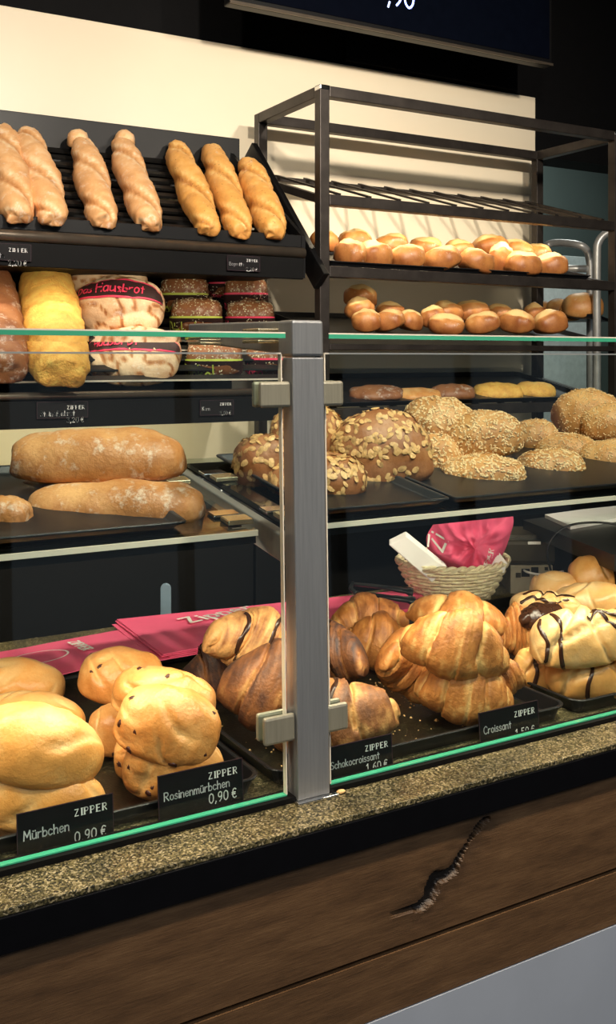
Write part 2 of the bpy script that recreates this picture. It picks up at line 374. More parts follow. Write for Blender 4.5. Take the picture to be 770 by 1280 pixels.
def croissant_s(Lx, W, H, seed, K=3.6, bend=1.6, ridge=.2, fat=.9, burnt=0):
    """rolled crescent: overlapping wraps step down from the middle to the tips"""
    rnd = random.Random(seed); off = Vector((seed * 5.1, seed * 2.3, seed))
    tw = rnd.uniform(.1, .25); R = 1 / bend; rm = .235 * fat
    def raw(u, v):
        c = 2 * u - 1; a = abs(c); sg = 1 if c > 0 else -1
        ph = K * a + .3 + tw * math.sin(v + sg) + .12 * noise.noise(Vector((c * 3, v, 0)) + off)
        ph = max(ph, 0.0); fr = ph - math.floor(ph); lay = math.floor(ph)
        env = (1 - min((.62 * ph + .38 * (lay + fr * .15)) / (K + .55), 1) ** 1.6) ** .9
        env = max(env, .12) if a < .995 else .02
        if a > .93: env *= max(.0025, 1 - ((a - .93) / .07) ** 2) ** .5
        step = ridge * (-.75 * math.exp(-(fr * 11) ** 2) + .35 * math.sin(PI * min(1, fr * 1.1)) + .12 * fr)
        fl = .022 * noise.noise(Vector((u * 60, v * 1.0, seed)))
        r = rm * env * (1 + step + fl + .13 * noise.noise(Vector((c * 2.2, math.cos(v), math.sin(v))) + off))
        th = c * bend / 2 * 1.25
        ctr = Vector((math.sin(th) * R, (math.cos(th) - 1) * R * .9, -.05 * a * a))
        rad = Vector((math.sin(th), math.cos(th), 0))
        q = ctr + rad * math.cos(v) * r + Vector((0, 0, 1)) * math.sin(v) * r * (1 if math.sin(v) > 0 else .72)
        edge = math.exp(-((1 - fr) * 6) ** 2); pale = math.exp(-((fr - .08) * 7) ** 2)
        tone = .50 + .16 * edge - .42 * pale + .16 * noise.noise(Vector((u * 50, v * 1.1, seed * 3))) + .34 * noise.noise(q * 9 + off) + .2 * noise.noise(q * 22 + off) + burnt + .08 * math.sin(v)
        return q, tone
    P = [raw(i / 24, j * PI / 6)[0] for i in range(25) for j in range(12)]
    mn = [min(p[k] for p in P) for k in range(3)]; mx = [max(p[k] for p in P) for k in range(3)]
    T = (Lx, W, H)
    def s(u, v):
        q, t = raw(u, v)
        return Vector(((q[k] - (mn[k] + mx[k]) / 2) / (mx[k] - mn[k]) * T[k] for k in range(3))), t
    return s
def surf_mesh(s, nu, nv):
    mb = MB(); tone = []
    q, t = s(0, 0); mb.v.append(tuple(q)); tone.append(t)
    for i in range(1, nu):
        for j in range(nv):
            q, t = s(i / nu, 2 * PI * j / nv); mb.v.append(tuple(q)); tone.append(t)
    q, t = s(1, 0); mb.v.append(tuple(q)); tone.append(t)
    for j in range(nv):
        mb.f.append((0, 1 + j, 1 + (j + 1) % nv)); mb.m.append(0)
    for i in range(nu - 2):
        for j in range(nv):
            a = 1 + i * nv; mb.f.append((a + j, a + nv + j, a + nv + (j + 1) % nv, a + (j + 1) % nv)); mb.m.append(0)
    e = len(mb.v) - 1; a = 1 + (nu - 2) * nv
    for j in range(nv): mb.f.append((a + j, e, a + (j + 1) % nv)); mb.m.append(0)
    return mb, tone
def frame(s, u, v):
    e = .004; p = s(u, v)[0]; du = s(min(u + e, 1), v)[0] - s(max(u - e, 0), v)[0]; dv = s(u, v + .02)[0] - s(u, v - .02)[0]
    n = dv.cross(du); n = n.normalized() if n.length > 1e-12 else Vector((0, 0, 1))
    if n.dot(Vector((0, p.y, p.z))) < 0: n = -n
    t = du.normalized() if du.length > 1e-12 else Vector((1, 0, 0)); return p, n, t
def scatter(s, n, lx, ly, lz, rnd, top=-.25, fill=None, sides=6):
    """flattened kernels lying on the surface"""
    mb = MB(); k = 0; tries = 0
    while k < n and tries < n * 6:
        tries += 1
        u = math.acos(1 - 2 * rnd.random()) / PI; v = rnd.uniform(0, 2 * PI)
        if math.sin(v) < top or (fill and not fill(u, v)): continue
        p, nn, t = frame(s, u, v); a = rnd.uniform(0, PI); b = nn.cross(t).normalized(); nn = (nn + (t * rnd.uniform(-1, 1) + b * rnd.uniform(-1, 1)) * .28).normalized()
        x = (t * math.cos(a) + b * math.sin(a)); x = (x - nn * x.dot(nn)).normalized(); y = nn.cross(x); sz = rnd.uniform(.75, 1.2)
        o = len(mb.v); p = p + nn * lz * .4
        for i in range(sides):
            w_ = 2 * PI * i / sides; mb.v.append(tuple(p + x * math.cos(w_) * lx / 2 * sz + y * math.sin(w_) * ly / 2 * sz))
        mb.v.append(tuple(p + nn * lz / 2)); mb.v.append(tuple(p - nn * lz / 2))
        for i in range(sides):
            j = (i + 1) % sides; mb.f.append((o + i, o + j, o + sides)); mb.f.append((o + j, o + i, o + sides + 1)); mb.m += [0, 0]
        k += 1
    return mb
def patch(s, path, wid, off, th=.0012, nu=30, rnd=None):
    """ribbon laid on the surface along a list of (u, v)"""
    P = catmull(path, max(2, nu // max(1, len(path) - 1))); mb = MB(); n = 5
    pts = [frame(s, u, v) for u, v in P]
    for i, (p, nn, t) in enumerate(pts):
        d = (pts[min(i + 1, len(pts) - 1)][0] - pts[max(i - 1, 0)][0]).normalized(); sd = d.cross(nn).normalized()
        wv = wid * (1 + .35 * noise.noise(Vector((i * .35, off * 100, wid * 900)))) * (.35 if i in (0, len(pts) - 1) else 1)
        for k in range(n):
            c = (k / (n - 1) - .5); q = p + sd * c * wv + nn * (off + th * (1 - (2 * c) ** 2)); mb.v.append(tuple(q))
    for i in range(len(pts) - 1):
        for k in range(n - 1):
            a = i * n + k; mb.f.append((a, a + 1, a + n + 1, a + n)); mb.m.append(0)
    return mb

FLOOR = -.4635
def place(px, py, wp, hp, base=None, Y=None, dep=.8, roll=0):
    """size and spot of a bread whose outline is wp x hp pixels round px,py, lying on base (or standing at depth Y)"""
    H = .05
    for _ in range(14):
        if Y is not None: D = Y / ray(px, py).y
        else:
            bz = base(Yc) if callable(base) and _ else (base(1.15) if callable(base) else base)
            D = -(bz + H / 2) * F / (py - CY) if py != CY else 2.4
        Lm = wp * D / F; hm = hp * D / F; pit = math.atan(abs(py - CY) / F); W = Lm * dep
        c = math.cos(pit); sn = math.sin(pit); H = math.sqrt(max(hm * hm - (W * sn) ** 2, (hm * .62) ** 2)) / c
        Yc = D * ray(px, py).y
    c = pt(px, py, D=D)
    if Y is None and not callable(base) and Yc - W / 2 < .958:
        D *= (.958 + W / 2) / Yc; c = pt(px, py, D=D); c.z = max(c.z, ZC + base + H / 2)
    return c, Lm, W, H
def put(o, c, yaw=0, roll=0, pitch=0):
    o.matrix_world = Matrix.Translation(c) @ Matrix.Rotation(-YAW + math.radians(yaw), 4, 'Z') @ Matrix.Rotation(math.radians(pitch), 4, 'X') @ Matrix.Rotation(math.radians(-roll), 4, 'Y')
    return o
def dough(name, label, cat, s, m, c, yaw=0, roll=0, pitch=0, group=None, res=(40, 30)):
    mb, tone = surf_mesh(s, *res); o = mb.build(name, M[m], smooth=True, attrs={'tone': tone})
    put(o, c, yaw, roll, pitch); return tag(o, label, cat, group)

# ============================================================ THE ROOM
def struct(name, mb, m, bevel=0): return tag(mb.build(name, m, bevel=bevel), kind='structure')
struct('floor', MB().box(-1.8, 5.2, -3.4, 5.2, -.1, 0), M['floor'])
struct('ceiling', MB().box(-1.8, 5.2, -3.4, 5.2, 3.0, 3.1), M['ceiling'])
struct('wall_left', MB().box(-1.9, -1.8, -3.4, 5.2, 0, 3.0), M['darkwall'])
struct('wall_right', MB().box(5.2, 5.3, -3.4, 5.2, 0, 3.0), M['darkwall'])
WY = 2.60
struct('wall_back', MB().box(-1.8, 2.40, WY, WY + .12, 0, 3.0), M['darkwall'])
struct('wall_bulkhead', MB().box(2.40, 5.2, WY, WY + .12, ZC + .70, 3.0), M['darkwall'])
struct('wall_far', MB().box(2.0, 5.2, 4.6, 4.7, 0, 3.0), M['greenwall'])
struct('wall_passage', MB().box(2.28, 2.40, WY + .12, 4.6, 0, 3.0), M['darkwall'])
wp_ = struct('trim_1', MB().box(-1.8, 2.392, WY - .018, WY, ZC - .62, ZC + .895), M['cream'], .002)
tag(wp_, 'cream wall panel behind the bread racks')
struct('trim_2', MB().box(1.62, 2.30, WY - .03, WY, ZC + .905, 2.95), M['black'])
# shop front behind the camera: mullions with panes, daylight outside
fr = MB()
for i in range(8): fr.box(-1.8 + i * 1.0 - .03, -1.8 + i * 1.0 + .03, -3.4, -3.3, 0, 3.0)
for z in (0, 1.0, 2.0, 2.94): fr.box(-1.8, 5.2, -3.4, -3.3, z, z + .06)
wn = struct('window_1', fr, M['black_metal'])
for i in range(7): MB().box(-1.77 + i, -.83 + i, -3.355, -3.347, .06, 2.94).build('window_pane', M['glass'], wn)
struct('wall_front', MB().box(-1.8, 5.2, -3.46, -3.4, 2.3, 3.0), M['darkwall'])

# ============================================================ THE COUNTER
ct = empty('sales_counter', (.5, .9, 0), 'long counter with speckled granite top and smoked oak front boards', 'counter')
def sub(o, p):
    o.matrix_parent_inverse = p.matrix_world.inverted(); return o
bpy.context.view_layer.update()
GT = ZC - .468; GY = .864; FY = .869
def child(mb, name, m, p, **k):
    o = mb.build(name, m, **k); o.parent = p
    o.matrix_parent_inverse = Matrix.Translation(p.location).inverted() if p.rotation_euler.z == 0 else p.matrix_world.inverted()
    return o
child(MB().box(-1.2, 2.6, GY, 1.68, GT - .006, GT), 'stone_top', M['granite'], ct, bevel=.001)
child(MB().box(-1.2, 2.6, GY - .001, GY + .05, GT - .038, GT - .0062), 'stone_edge', M['shaded_edge'], ct, bevel=.001)
child(MB().box(-1.2, 2.6, GY + .05, 1.66, GT - .9, GT - .0065), 'counter_body', M['black'], ct)
child(MB().box(-1.2, 2.6, .919, .9405, GT + .0002, GT + .0058), 'glass_channel', M['black'], ct)
# oak boards; the upper one has an open knot with a crack
zb0, zb1 = ZC - .500, ZC - .622      # crest of upper board, its bottom
crack = [pt(x, y, Y=FY) for x, y in ((610, 1024), (600, 1032), (588, 1052), (576, 1070), (568, 1088), (556, 1096), (546, 1099), (541, 1112), (537, 1124), (527, 1134), (508, 1138))]
cw = [.0022, .0024, .0012, .0024, .004, .0045, .0062, .0068, .0055, .004, .0012]
def board(x0, x1, z0, z1, name, knot):
    mb = MB(); kn = []
    xs = [x0]; 
    while xs[-1] < x1: xs.append(xs[-1] + (.0028 if knot and .62 < xs[-1] < .88 else .03))
    nz = 60 if knot else 6
    for i, x in enumerate(xs):
        for j in range(nz + 1):
            z = z0 + (z1 - z0) * j / nz; y = FY; kk = 0
            if knot and .6 < x < .9:
                for a in range(len(crack) - 1):
                    A = crack[a]; B = crack[a + 1]; t = max(0, min(1, ((x - A.x) * (B.x - A.x) + (z - A.z) * (B.z - A.z)) / ((B.x - A.x) ** 2 + (B.z - A.z) ** 2)))
                    d = math.hypot(x - A.x - (B.x - A.x) * t, z - A.z - (B.z - A.z) * t) + .0016 * noise.noise(Vector((x * 160, z * 160, 3)))
                    wd = cw[a] * (1 - t) + cw[a + 1] * t
                    if d < wd * 1.6: q = min(1, (1.6 - d / wd) / .7); y = max(y, FY + .007 * q); kk = max(kk, q)
                    e = math.exp(-(d / .02) ** 2); y = max(y, FY + .0012 * e * (1 + noise.noise(Vector((x * 60, z * 90, 1))))) if y < FY + .003 else y; kk = max(kk, e * .45)
            mb.v.append((x, y, z)); kn.append(kk)
    for i in range(len(xs) - 1):
        for j in range(nz):
            a = i * (nz + 1) + j; mb.f.append((a, a + nz + 1, a + nz + 2, a + 1)); mb.m.append(0)
    n = len(mb.v); mb.quadbox([(x0, FY + .009, z1), (xs[-1], FY + .009, z1), (xs[-1], FY + .025, z1), (x0, FY + .025, z1), (x0, FY + .009, z0), (xs[-1], FY + .009, z0), (xs[-1], FY + .025, z0), (x0, FY + .025, z0)])
    mb.poly([(x0, FY, z0), (xs[-1], FY, z0), (xs[-1], FY + .009, z0), (x0, FY + .009, z0)]); mb.poly([(x0, FY, z1), (x0, FY + .009, z1), (xs[-1], FY + .009, z1), (xs[-1], FY, z1)])
    kn += [0] * (len(mb.v) - n)
    return child(mb, name, M['wood'], ct, attrs={'knot': kn})
tag(board(-1.2, 2.6, GT - .039, ZC - .6215, 'oak_board', True), 'upper oak board with an open cracked knot')
board(-1.2, 2.6, ZC - .6275, ZC - .690, 'oak_board', False)
child(MB().box(-1.2, 2.6, FY - .001, FY + .02, .02, ZC - .6915), 'plinth_panel', M['plinth'], ct)

# ============================================================ GLASS DISPLAY ON THE COUNTER
gd = empty('glass_display', (.535, .93, GT), 'glass display screen with brushed steel post, clamps and green edged top panes', 'glass display')
LEAN = .014
def ly(z): return (z - GT) / .51 * LEAN          # the screen leans back a little
def lbox(mb, x0, x1, y0, y1, z0, z1, mi=0):
    a, b = ly(z0), ly(z1)
    return mb.quadbox([(x0, y0 + a, z0), (x1, y0 + a, z0), (x1, y1 + a, z0), (x0, y1 + a, z0), (x0, y0 + b, z1), (x1, y0 + b, z1), (x1, y1 + b, z1), (x0, y1 + b, z1)], mi)
PX0, PX1, PY0, PY1 = .516, .555, .914, .937
child(lbox(MB(), PX0, PX1, PY0, PY1, GT + .003, ZC + .001), 'post', M['steel'], gd, bevel=.0015)
child(lbox(MB(), PX0, PX1, PY0 - .0004, PY1 + .01, ZC + .002, ZC + .041), 'post_cap', M['steel'], gd, bevel=.003)
child(MB().box(PX0 - .003, PX1 + .008, PY0 - .006, PY1 + .01, GT + .0002, GT + .003), 'base_plate', M['chrome'], gd, bevel=.0008)
for x0, x1 in ((PX0 - .037, PX0 - .0002), (PX1 + .0002, PX1 + .027)):
    for z0, z1 in ((ZC - .052, ZC - .0245), (ZC - .403, ZC - .374)):
        child(lbox(MB(), x0, x1, .917, .924, z0, z1), 'clamp', M['clamp'], gd, bevel=.003)
        child(lbox(MB(), x0, x1, .9325, .9395, z0, z1), 'clamp', M['clamp'], gd, bevel=.003)
def pane(x0, x1, y0, y1, z0, z1, name, lean=True, edges=None):
    f = lbox if lean else (lambda mb, *a: mb.box(*a))
    p = child(f(MB(), x0, x1, y0, y1, z0, z1), name, M['glass'], gd); return p
for x0, x1 in ((-.9, PX0 - .0075), (PX1 + .0075, 2.4)):
    pn = pane(x0, x1, .925, .9315, GT + .0075, ZC + .0045, 'front_pane')
    e = lbox(MB(), x0, x1, .9247, .9318, GT + .0063, GT + .0077).build('pane_edge', M['edge_green'], pn); e.matrix_parent_inverse = Matrix()
    e = lbox(MB(), x0, x1, .9249, .9316, ZC + .0045, ZC + .0062).build('pane_edge', M['edge_pale'], pn); e.matrix_parent_inverse = Matrix()
    side = x1 if x0 < 0 else x0
    e = lbox(MB(), side - .0006, side + .0006, .9249, .9316, GT + .0075, ZC + .0045).build('pane_edge', M['edge_pale'], pn)
    pt_ = pane(x0, x1, .93, 1.26, ZC + .0215, ZC + .0275, 'top_pane', False)
    e = MB().box(x0, x1, .9285, .93, ZC + .0215, ZC + .0262).build('pane_edge', M['edge_green'], pt_)
    e = MB().box(x0, x1, .9285, .93, ZC + .0262, ZC + .0277).build('pane_edge', M['edge_pale'], pt_)
# arm carrying the top panes
AX = (PX0 + PX1) / 2
ya, yb = PY1 + .0125, 1.235
child(MB().quadbox([(AX - .007, ya, ZC + .003), (AX + .007, ya, ZC + .003), (AX + .007, yb, ZC + .022), (AX - .007, yb, ZC + .022), (AX - .007, ya, ZC + .041), (AX + .007, ya, ZC + .041), (AX + .007, yb, ZC + .046), (AX - .007, yb, ZC + .046)]), 'top_arm', M['steel'], gd, bevel=.002)
for y in (.975, 1.13):
    for sx in (-1, 1):
        for z0, z1 in ((.029, .033), (.017, .0205)):
            child(MB().box(AX + sx * .0215 - .014, AX + sx * .0215 + .014, y, y + .04, ZC + z0, ZC + z1), 'glass_pad', M['gold'], gd, bevel=.001)
# sloping middle shelf: panes on arms fixed to the post
def msz(y): return ZC - .204 + .145 * (y - .92)       # top of the shelf pane
def slab(mb, x0, x1, y0, y1, t0, t1, mi=0):
    return mb.quadbox([(x0, y0, msz(y0) + t0), (x1, y0, msz(y0) + t0), (x1, y1, msz(y1) + t0), (x0, y1, msz(y1) + t0), (x0, y0, msz(y0) + t1), (x1, y0, msz(y0) + t1), (x1, y1, msz(y1) + t1), (x0, y1, msz(y1) + t1)], mi)
child(MB().bar((AX, PY1 + .012, msz(PY1) - .014), (AX, 1.34, msz(1.34) - .014), .014, .030), 'shelf_arm', M['steel'], gd, bevel=.002)
for x0, x1 in ((-.9, PX0 - .004), (PX1 + .004, 2.3)):
    s_ = child(slab(MB(), x0, x1, 1.0, 1.33, -.006, 0), 'shelf_pane', M['glass'], gd)
    slab(MB(), x0, x1, .9985, 1.0, -.006, 0.0).build('pane_edge', M['edge_pale'], s_)
    child(slab(MB(), x0, x1, 1.004, 1.03, -.016, -.0065), 'light_profile', M['black_metal'], gd)
    child(slab(MB(), x0, x1, 1.04, 1.33, -.0085, -.0065), 'shelf_underlay', M['black'], gd)
for y in (1.02, 1.2):
    for sx in (-1, 1):
        child(slab(MB(), AX + sx * .034 - .016, AX + sx * .034 + .016, y, y + .022, .0005, .006), 'shelf_pad', M['gold'], gd, bevel=.001)
        child(slab(MB(), AX + sx * .034 - .02, AX + sx * .034 + .014, y + .03, y + .05, .0005, .004), 'shelf_pad', M['chrome'], gd, bevel=.001)

# ============================================================ TRAYS
def tray_mesh(wx, wy, h, r=.022, lip=.004, wall=.008):
    mb = MB(); n = 6
    def ring(ins, z):
        P = []; hx, hy = wx / 2 - ins, wy / 2 - ins; rr = max(r - ins, .003)
        for cx_, cy_, a0 in ((hx - rr, hy - rr, 0), (-hx + rr, hy - rr, PI / 2), (-hx + rr, -hy + rr, PI), (hx - rr, -hy + rr, 1.5 * PI)):
            for k in range(n + 1):
                a = a0 + PI / 2 * k / n; P.append((cx_ + math.cos(a) * rr, cy_ + math.sin(a) * rr, z))
        return P
    rs = [ring(wall + lip, .0012), ring(wall + lip - .002, .0025), ring(lip + .0015, h - .0008), ring(lip, h), ring(.001, h), ring(0, h - .001), ring(.001, h - .003), ring(lip, h - .003), ring(lip + wall - .001, 0)]
    N = len(rs[0])
    for P in rs: mb.v += P
    mb.f.append(tuple(range(N))); mb.m.append(1)
    for i in range(len(rs) - 1):
        for k in range(N):
            j = (k + 1) % N; mb.f.append((i * N + k, (i + 1) * N + k, (i + 1) * N + j, i * N + j)); mb.m.append(0)
    b = (len(rs) - 1) * N; mb.f.append(tuple(b + k for k in reversed(range(N)))); mb.m.append(0)
    return mb
def tray(x0, x1, y0, y1, z, h, label, group=None, slope=0, mats=None, name='baking_tray', r=.022):
    o = tray_mesh(x1 - x0, y1 - y0, h, r).build(name, mats or [M['steel_dark'], M['tray_floor']])
    o.location = ((x0 + x1) / 2, (y0 + y1) / 2, z); o.rotation_euler.x = slope
    return tag(o, label, 'tray', group)
tray(.06, .496, .9515, 1.44, GT + .0004, .02, 'black baking tray with plain and raisin buns in the lower display')
tray(.508, .942, .9515, 1.44, GT + .0004, .02, 'black baking tray strewn with crumbs under the croissants')
tray(.954, 1.39, .9515, 1.44, GT + .0004, .02, 'black baking tray under the chocolate striped pastries')
SL = math.atan(.145)
def mtray(x0, x1, y0, y1, label): return tray(x0, x1, 1.018, y1, msz((1.018 + y1) / 2) + .0008, .010, label, None, SL, [M['tray_blue'], M['steel_dark']], r=.007)
mtray(-.2, .436, 1.035, 1.31, 'dark tray under the big rustic loaves on the middle glass shelf')
mtray(.60, .80, 1.035, 1.31, 'dark tray under the pumpkin seed loaves')
mtray(.806, 1.5, 1.035, 1.31, 'dark tray under the oat and sesame rolls')

# ============================================================ LOWER DISPLAY, LEFT: plain buns
def grooves(sd, n=5, deep=.10):
    """short curved folds and pinches in the dough"""
    r = random.Random(sd * 13); gs = [(r.uniform(.15, .85), r.uniform(.9, 3.6), r.uniform(-1.2, 1.2), r.uniform(.06, .16), r.uniform(.5, 1) * deep, r.uniform(.010, .022)) for _ in range(n)]
    def fn(u, v, q):
        k = 1; t = 0
        for gu, gv, sl, ln, dp, wd in gs:
            du = (u - gu); dv = (v - gv) / 6; a = du * math.cos(sl) + dv * math.sin(sl); b = -du * math.sin(sl) + dv * math.cos(sl) + 1.5 * a * a
            e = math.exp(-(a / ln) ** 2); g = math.exp(-(b / wd) ** 2) * e
            k -= dp * g; k += dp * .22 * math.exp(-((b - wd * 2.2) / (wd * 2)) ** 2) * e; t -= .3 * g
        return k, t
    return fn
GB = 'plain buns stacked in the left tray'
for px, py, wpx, hpx, base, dep, roll, yaw, lab, sd in (
    (22, 850, 118, 56, FLOOR + .02, .65, -8, 10, 'golden plain bun at the back of the left tray against the pink bag', 1),
    (40, 893, 132, 58, FLOOR + .012, .6, -6, 0, 'pale golden bun second from back at the left edge', 2),
    (-8, 935, 70, 60, FLOOR + .0, .7, 0, 30, 'browner bun mostly hidden at the left picture edge', 3),
    (48, 938, 168, 94, FLOOR + .045, .62, -12, 6, 'largest golden plain bun lying on top of its stack', 4),
    (50, 1010, 176, 84, FLOOR, .42, -10, 4, 'plain bun at the very front behind the left price card', 5)):
    c, l, W, H = place(px, py, wpx, hpx, base=base, dep=dep)
    s = oval(l, W, H, sd, .72 + .1 * (sd == 4), .55, .06, 1.4, grooves(sd + 40, 5, .13))
    dough('plain_bun', lab, 'bun', s, 'milk', c, yaw, roll, group=GB, res=(72, 60))
# raisin buns
def raisins(o, s, n, rnd):
    me = None
    for i in range(n):
        u = rnd.uniform(.15, .85); v = rnd.uniform(-.5, PI + .5) if i % 2 else rnd.uniform(PI, PI * 1.7) - PI * .0
        v = rnd.uniform(PI * .35, PI * 1.25)
        p, nn, t = frame(s, u, v); sc_ = rnd.uniform(.7, 1.1)
        if me is None:
            mb, tn = surf_mesh(oval(.009, .006, .004, 3, .8, .9, .35, 3), 8, 8); r = mb.build('raisin', M['raisin'], o, smooth=True); me = r.data
        else:
            r = bpy.data.objects.new('raisin', me); col.objects.link(r); r.parent = o
        r.matrix_local = Matrix.Translation(p - nn * .0012) @ nn.to_track_quat('Z', 'X').to_matrix().to_4x4() @ Matrix.Rotation(rnd.uniform(0, 3), 4, 'Z') @ Matrix.Scale(sc_, 4)
GR = 'raisin buns piled in the left tray'
for px, py, wpx, hpx, base, dep, roll, yaw, lab, sd, nr in (
    (152, 842, 104, 66, FLOOR + .035, .75, -6, 10, 'raisin bun at the back beside the pink bag, topmost at the left', 11, 6),
    (150, 908, 78, 62, FLOOR, .8, 0, 20, 'smooth raisin bun low in the tray under the rear one', 12, 4),
    (206, 868, 130, 66, FLOOR + .055, .6, -8, -12, 'pale curled raisin bun behind the big glossy one', 13, 6),
    (188, 938, 92, 58, FLOOR + .0, .7, 10, 0, 'raisin bun squeezed beneath the big glossy one', 14, 3),
    (212, 904, 130, 88, FLOOR + .04, .62, -14, -4, 'big glossy raisin bun on top of the pile', 15, 7),
    (218, 980, 132, 84, FLOOR, .42, -6, 0, 'front raisin bun behind the price card with rising lettering', 16, 7)):
    c, l, W, H = place(px, py, wpx, hpx, base=base, dep=dep)
    s = oval(l, W, H, sd, .6, .6, .07, 1.5, grooves(sd, 7 if sd == 13 else 5, .28 if sd == 13 else .16))
    o = dough('raisin_bun', lab, 'bun', s, 'raisin_bun', c, yaw, roll, group=GR, res=(72, 60)); raisins(o, s, nr, random.Random(sd))

# ============================================================ LOWER DISPLAY, MIDDLE: croissants
def crois(name, lab, m, px, py, wpx, hpx, base, dep, roll, yaw, sd, grp, K=3.6, bend=1.7, flip=0, ridge=.2, burnt=0, fat=.9, pitch=0):
    c, l, W, H = place(px, py, wpx, hpx, base=base, dep=dep)
    s = croissant_s(l, W, H, sd, K, bend, ridge, fat, burnt)
    if flip:
        s0 = s; s = lambda u, v: (Vector((s0(u, v)[0].x, -s0(u, v)[0].y, s0(u, v)[0].z)), s0(u, v)[1])
    o = dough(name, lab, 'croissant', s, m, c, yaw, roll, pitch, grp, (96, 36))
    if flip: o.data.flip_normals()
    return o, s
GC = 'chocolate croissants around the steel post'
for a in (
    ('dark chocolate croissant at the far left of the heap, beside the raisin buns', 268, 838, 84, 76, FLOOR, .8, 10, 40, 21, .55),
    ('tall golden chocolate croissant on top of the heap left of the post', 318, 800, 116, 92, FLOOR + .05, .7, -28, 0, 22, -.25),
    ('large chocolate smeared croissant in front of the golden one, left of the post', 345, 856, 132, 116, FLOOR + .01, .7, -18, 10, 23, .28),
    ('brown chocolate croissant just right of the post, burnt on top', 418, 815, 88, 78, FLOOR + .025, .8, 14, -20, 24, .3),
    ('front chocolate croissant behind its price card at the post', 412, 915, 172, 96, FLOOR, .6, 14, -8, 25, .0)):
    lab, px, py, wpx, hpx, base, dep, roll, yaw, sd, burnt = a
    o, s = crois('chocolate_croissant', lab, 'choc_croissant', px, py, wpx, hpx, base, dep, roll, yaw, sd, GC, 1.9, 1.2, sd % 2, .2, burnt - .12, 1.1)
    rnd = random.Random(sd)
    for k in range(2):
        u0 = rnd.uniform(.25, .6); v0 = rnd.uniform(1.6, 2.6)
        patch(s, [(u0, v0 - 1.0), (u0 + .05, v0 - .3), (u0 + .03, v0 + .4), (u0 + .1, v0 + 1.2)], .006, .0006).build('chocolate_streak', M['choc'], o, smooth=True)
GK = 'butter croissants in the crumb strewn tray'
for a in (
    ('croissant', 'golden butter croissant at the back beside the post', 458, 768, 100, 56, FLOOR + .03, .6, 8, 0, 31, 0, 0),
    ('croissant', 'butter croissant with pale stripes behind the tray of crumbs', 474, 800, 96, 72, FLOOR + .0, .65, -14, 20, 32, 1, .1),
    ('croissant', 'rearmost butter croissant on top, under the bread basket', 575, 768, 128, 62, FLOOR + .055, .6, -10, 0, 33, 1, -.12),
    ('croissant', 'butter croissant leaning out of the left side of the pile with a curled tip', 515, 822, 96, 92, FLOOR + .01, .7, -30, 20, 34, 0, .1),
    ('croissant', 'small end of a croissant peeping from the bottom of the pile', 548, 858, 92, 52, FLOOR, .6, 0, 0, 35, 1, .05),
    ('croissant', 'dark crusted croissant tip behind the front croissant', 622, 845, 60, 60, FLOOR + .02, .8, 20, 30, 36, 0, .15),
    ('croissant', 'big flaky butter croissant lying crosswise on top of the pile', 572, 812, 142, 96, FLOOR + .055, .55, -12, -6, 37, 1, .0),
    ('croissant', 'front butter croissant behind the croissant price card', 584, 884, 132, 90, FLOOR, .6, -10, -4, 38, 1, .0)):
    nm, lab, px, py, wpx, hpx, base, dep, roll, yaw, sd, fl, burnt = a
    crois(nm, lab, 'croissant', px, py, wpx, hpx, base, dep, roll, yaw, sd, GK, 2.0 + .2 * (sd % 3), 1.25, fl, .2, burnt, 1.12)
# crumbs on the tray
rnd = random.Random(5); mb = MB()
for i in range(420):
    x = rnd.uniform(.53, .91); y = rnd.uniform(.97, 1.41)
    if rnd.random() > .75: x = rnd.gauss(.76, .05); y = rnd.gauss(1.2, .08)
    if not (.52 < x < .92 and .96 < y < 1.42): continue
    r = rnd.uniform(.0006, .0022) * (2 if rnd.random() > .93 else 1); z = GT + .0018; a = rnd.uniform(0, 3)
    b = len(mb.v)
    for k in range(4): mb.v.append((x + r * math.cos(a + k * PI / 2) * rnd.uniform(.6, 1.3), y + r * math.sin(a + k * PI / 2) * rnd.uniform(.6, 1.3), z))
    mb.v.append((x, y, z + r * .8)); mb.f += [(b, b + 1, b + 4), (b + 1, b + 2, b + 4), (b + 2, b + 3, b + 4), (b + 3, b, b + 4)]; mb.m += [0] * 4
tag(mb.build('pastry_crumbs', M['crumb']), 'loose pastry crumbs scattered on the croissant tray', 'crumbs', kind='stuff')
p = pt(426, 990, Z=-.466)
mb, tn = surf_mesh(oval(.010, .007, .004, 2, .8, .7, .2), 10, 8); o = mb.build('pastry_flake', M['crumb'], smooth=True, attrs={'tone': tn}); o.location = p + Vector((0, 0, .0008))
tag(o, 'single pastry flake lying on the granite right of the post foot', 'crumb')

# ============================================================ LOWER DISPLAY, RIGHT: chocolate pastries
def knot_fn(seed):
    """a strand of dough folded over itself: two crossing deep furrows"""
    g = grooves(seed, 3, .12)
    def fn(u, v, q):
        c1 = u - .36 - .16 * math.cos(v - .9); c2 = u - .70 + .12 * math.cos(v - 2.2)
        e = math.exp(-(c1 / .022) ** 2); h = math.exp(-(c2 / .020) ** 2); f = math.exp(-((v - 2.5 + 1.6 * (u - .5)) / .09) ** 2) * math.sin(PI * u)
        b = .04 * math.exp(-((c1 - .07) / .06) ** 2) + .03 * math.exp(-((c2 + .07) / .05) ** 2)
        k, t = g(u, v, q); return k - .24 * e - .18 * h - .16 * f + b, t - .3 * e - .25 * h - .15 * f + b
    return fn
def stripes(o, s, defs, wd=.006):
    for d in defs: patch(s, d, wd, .0006, .0012, 26).build('chocolate_stripe', M['choc'], o, smooth=True)
GP = 'pastries in the right hand tray'
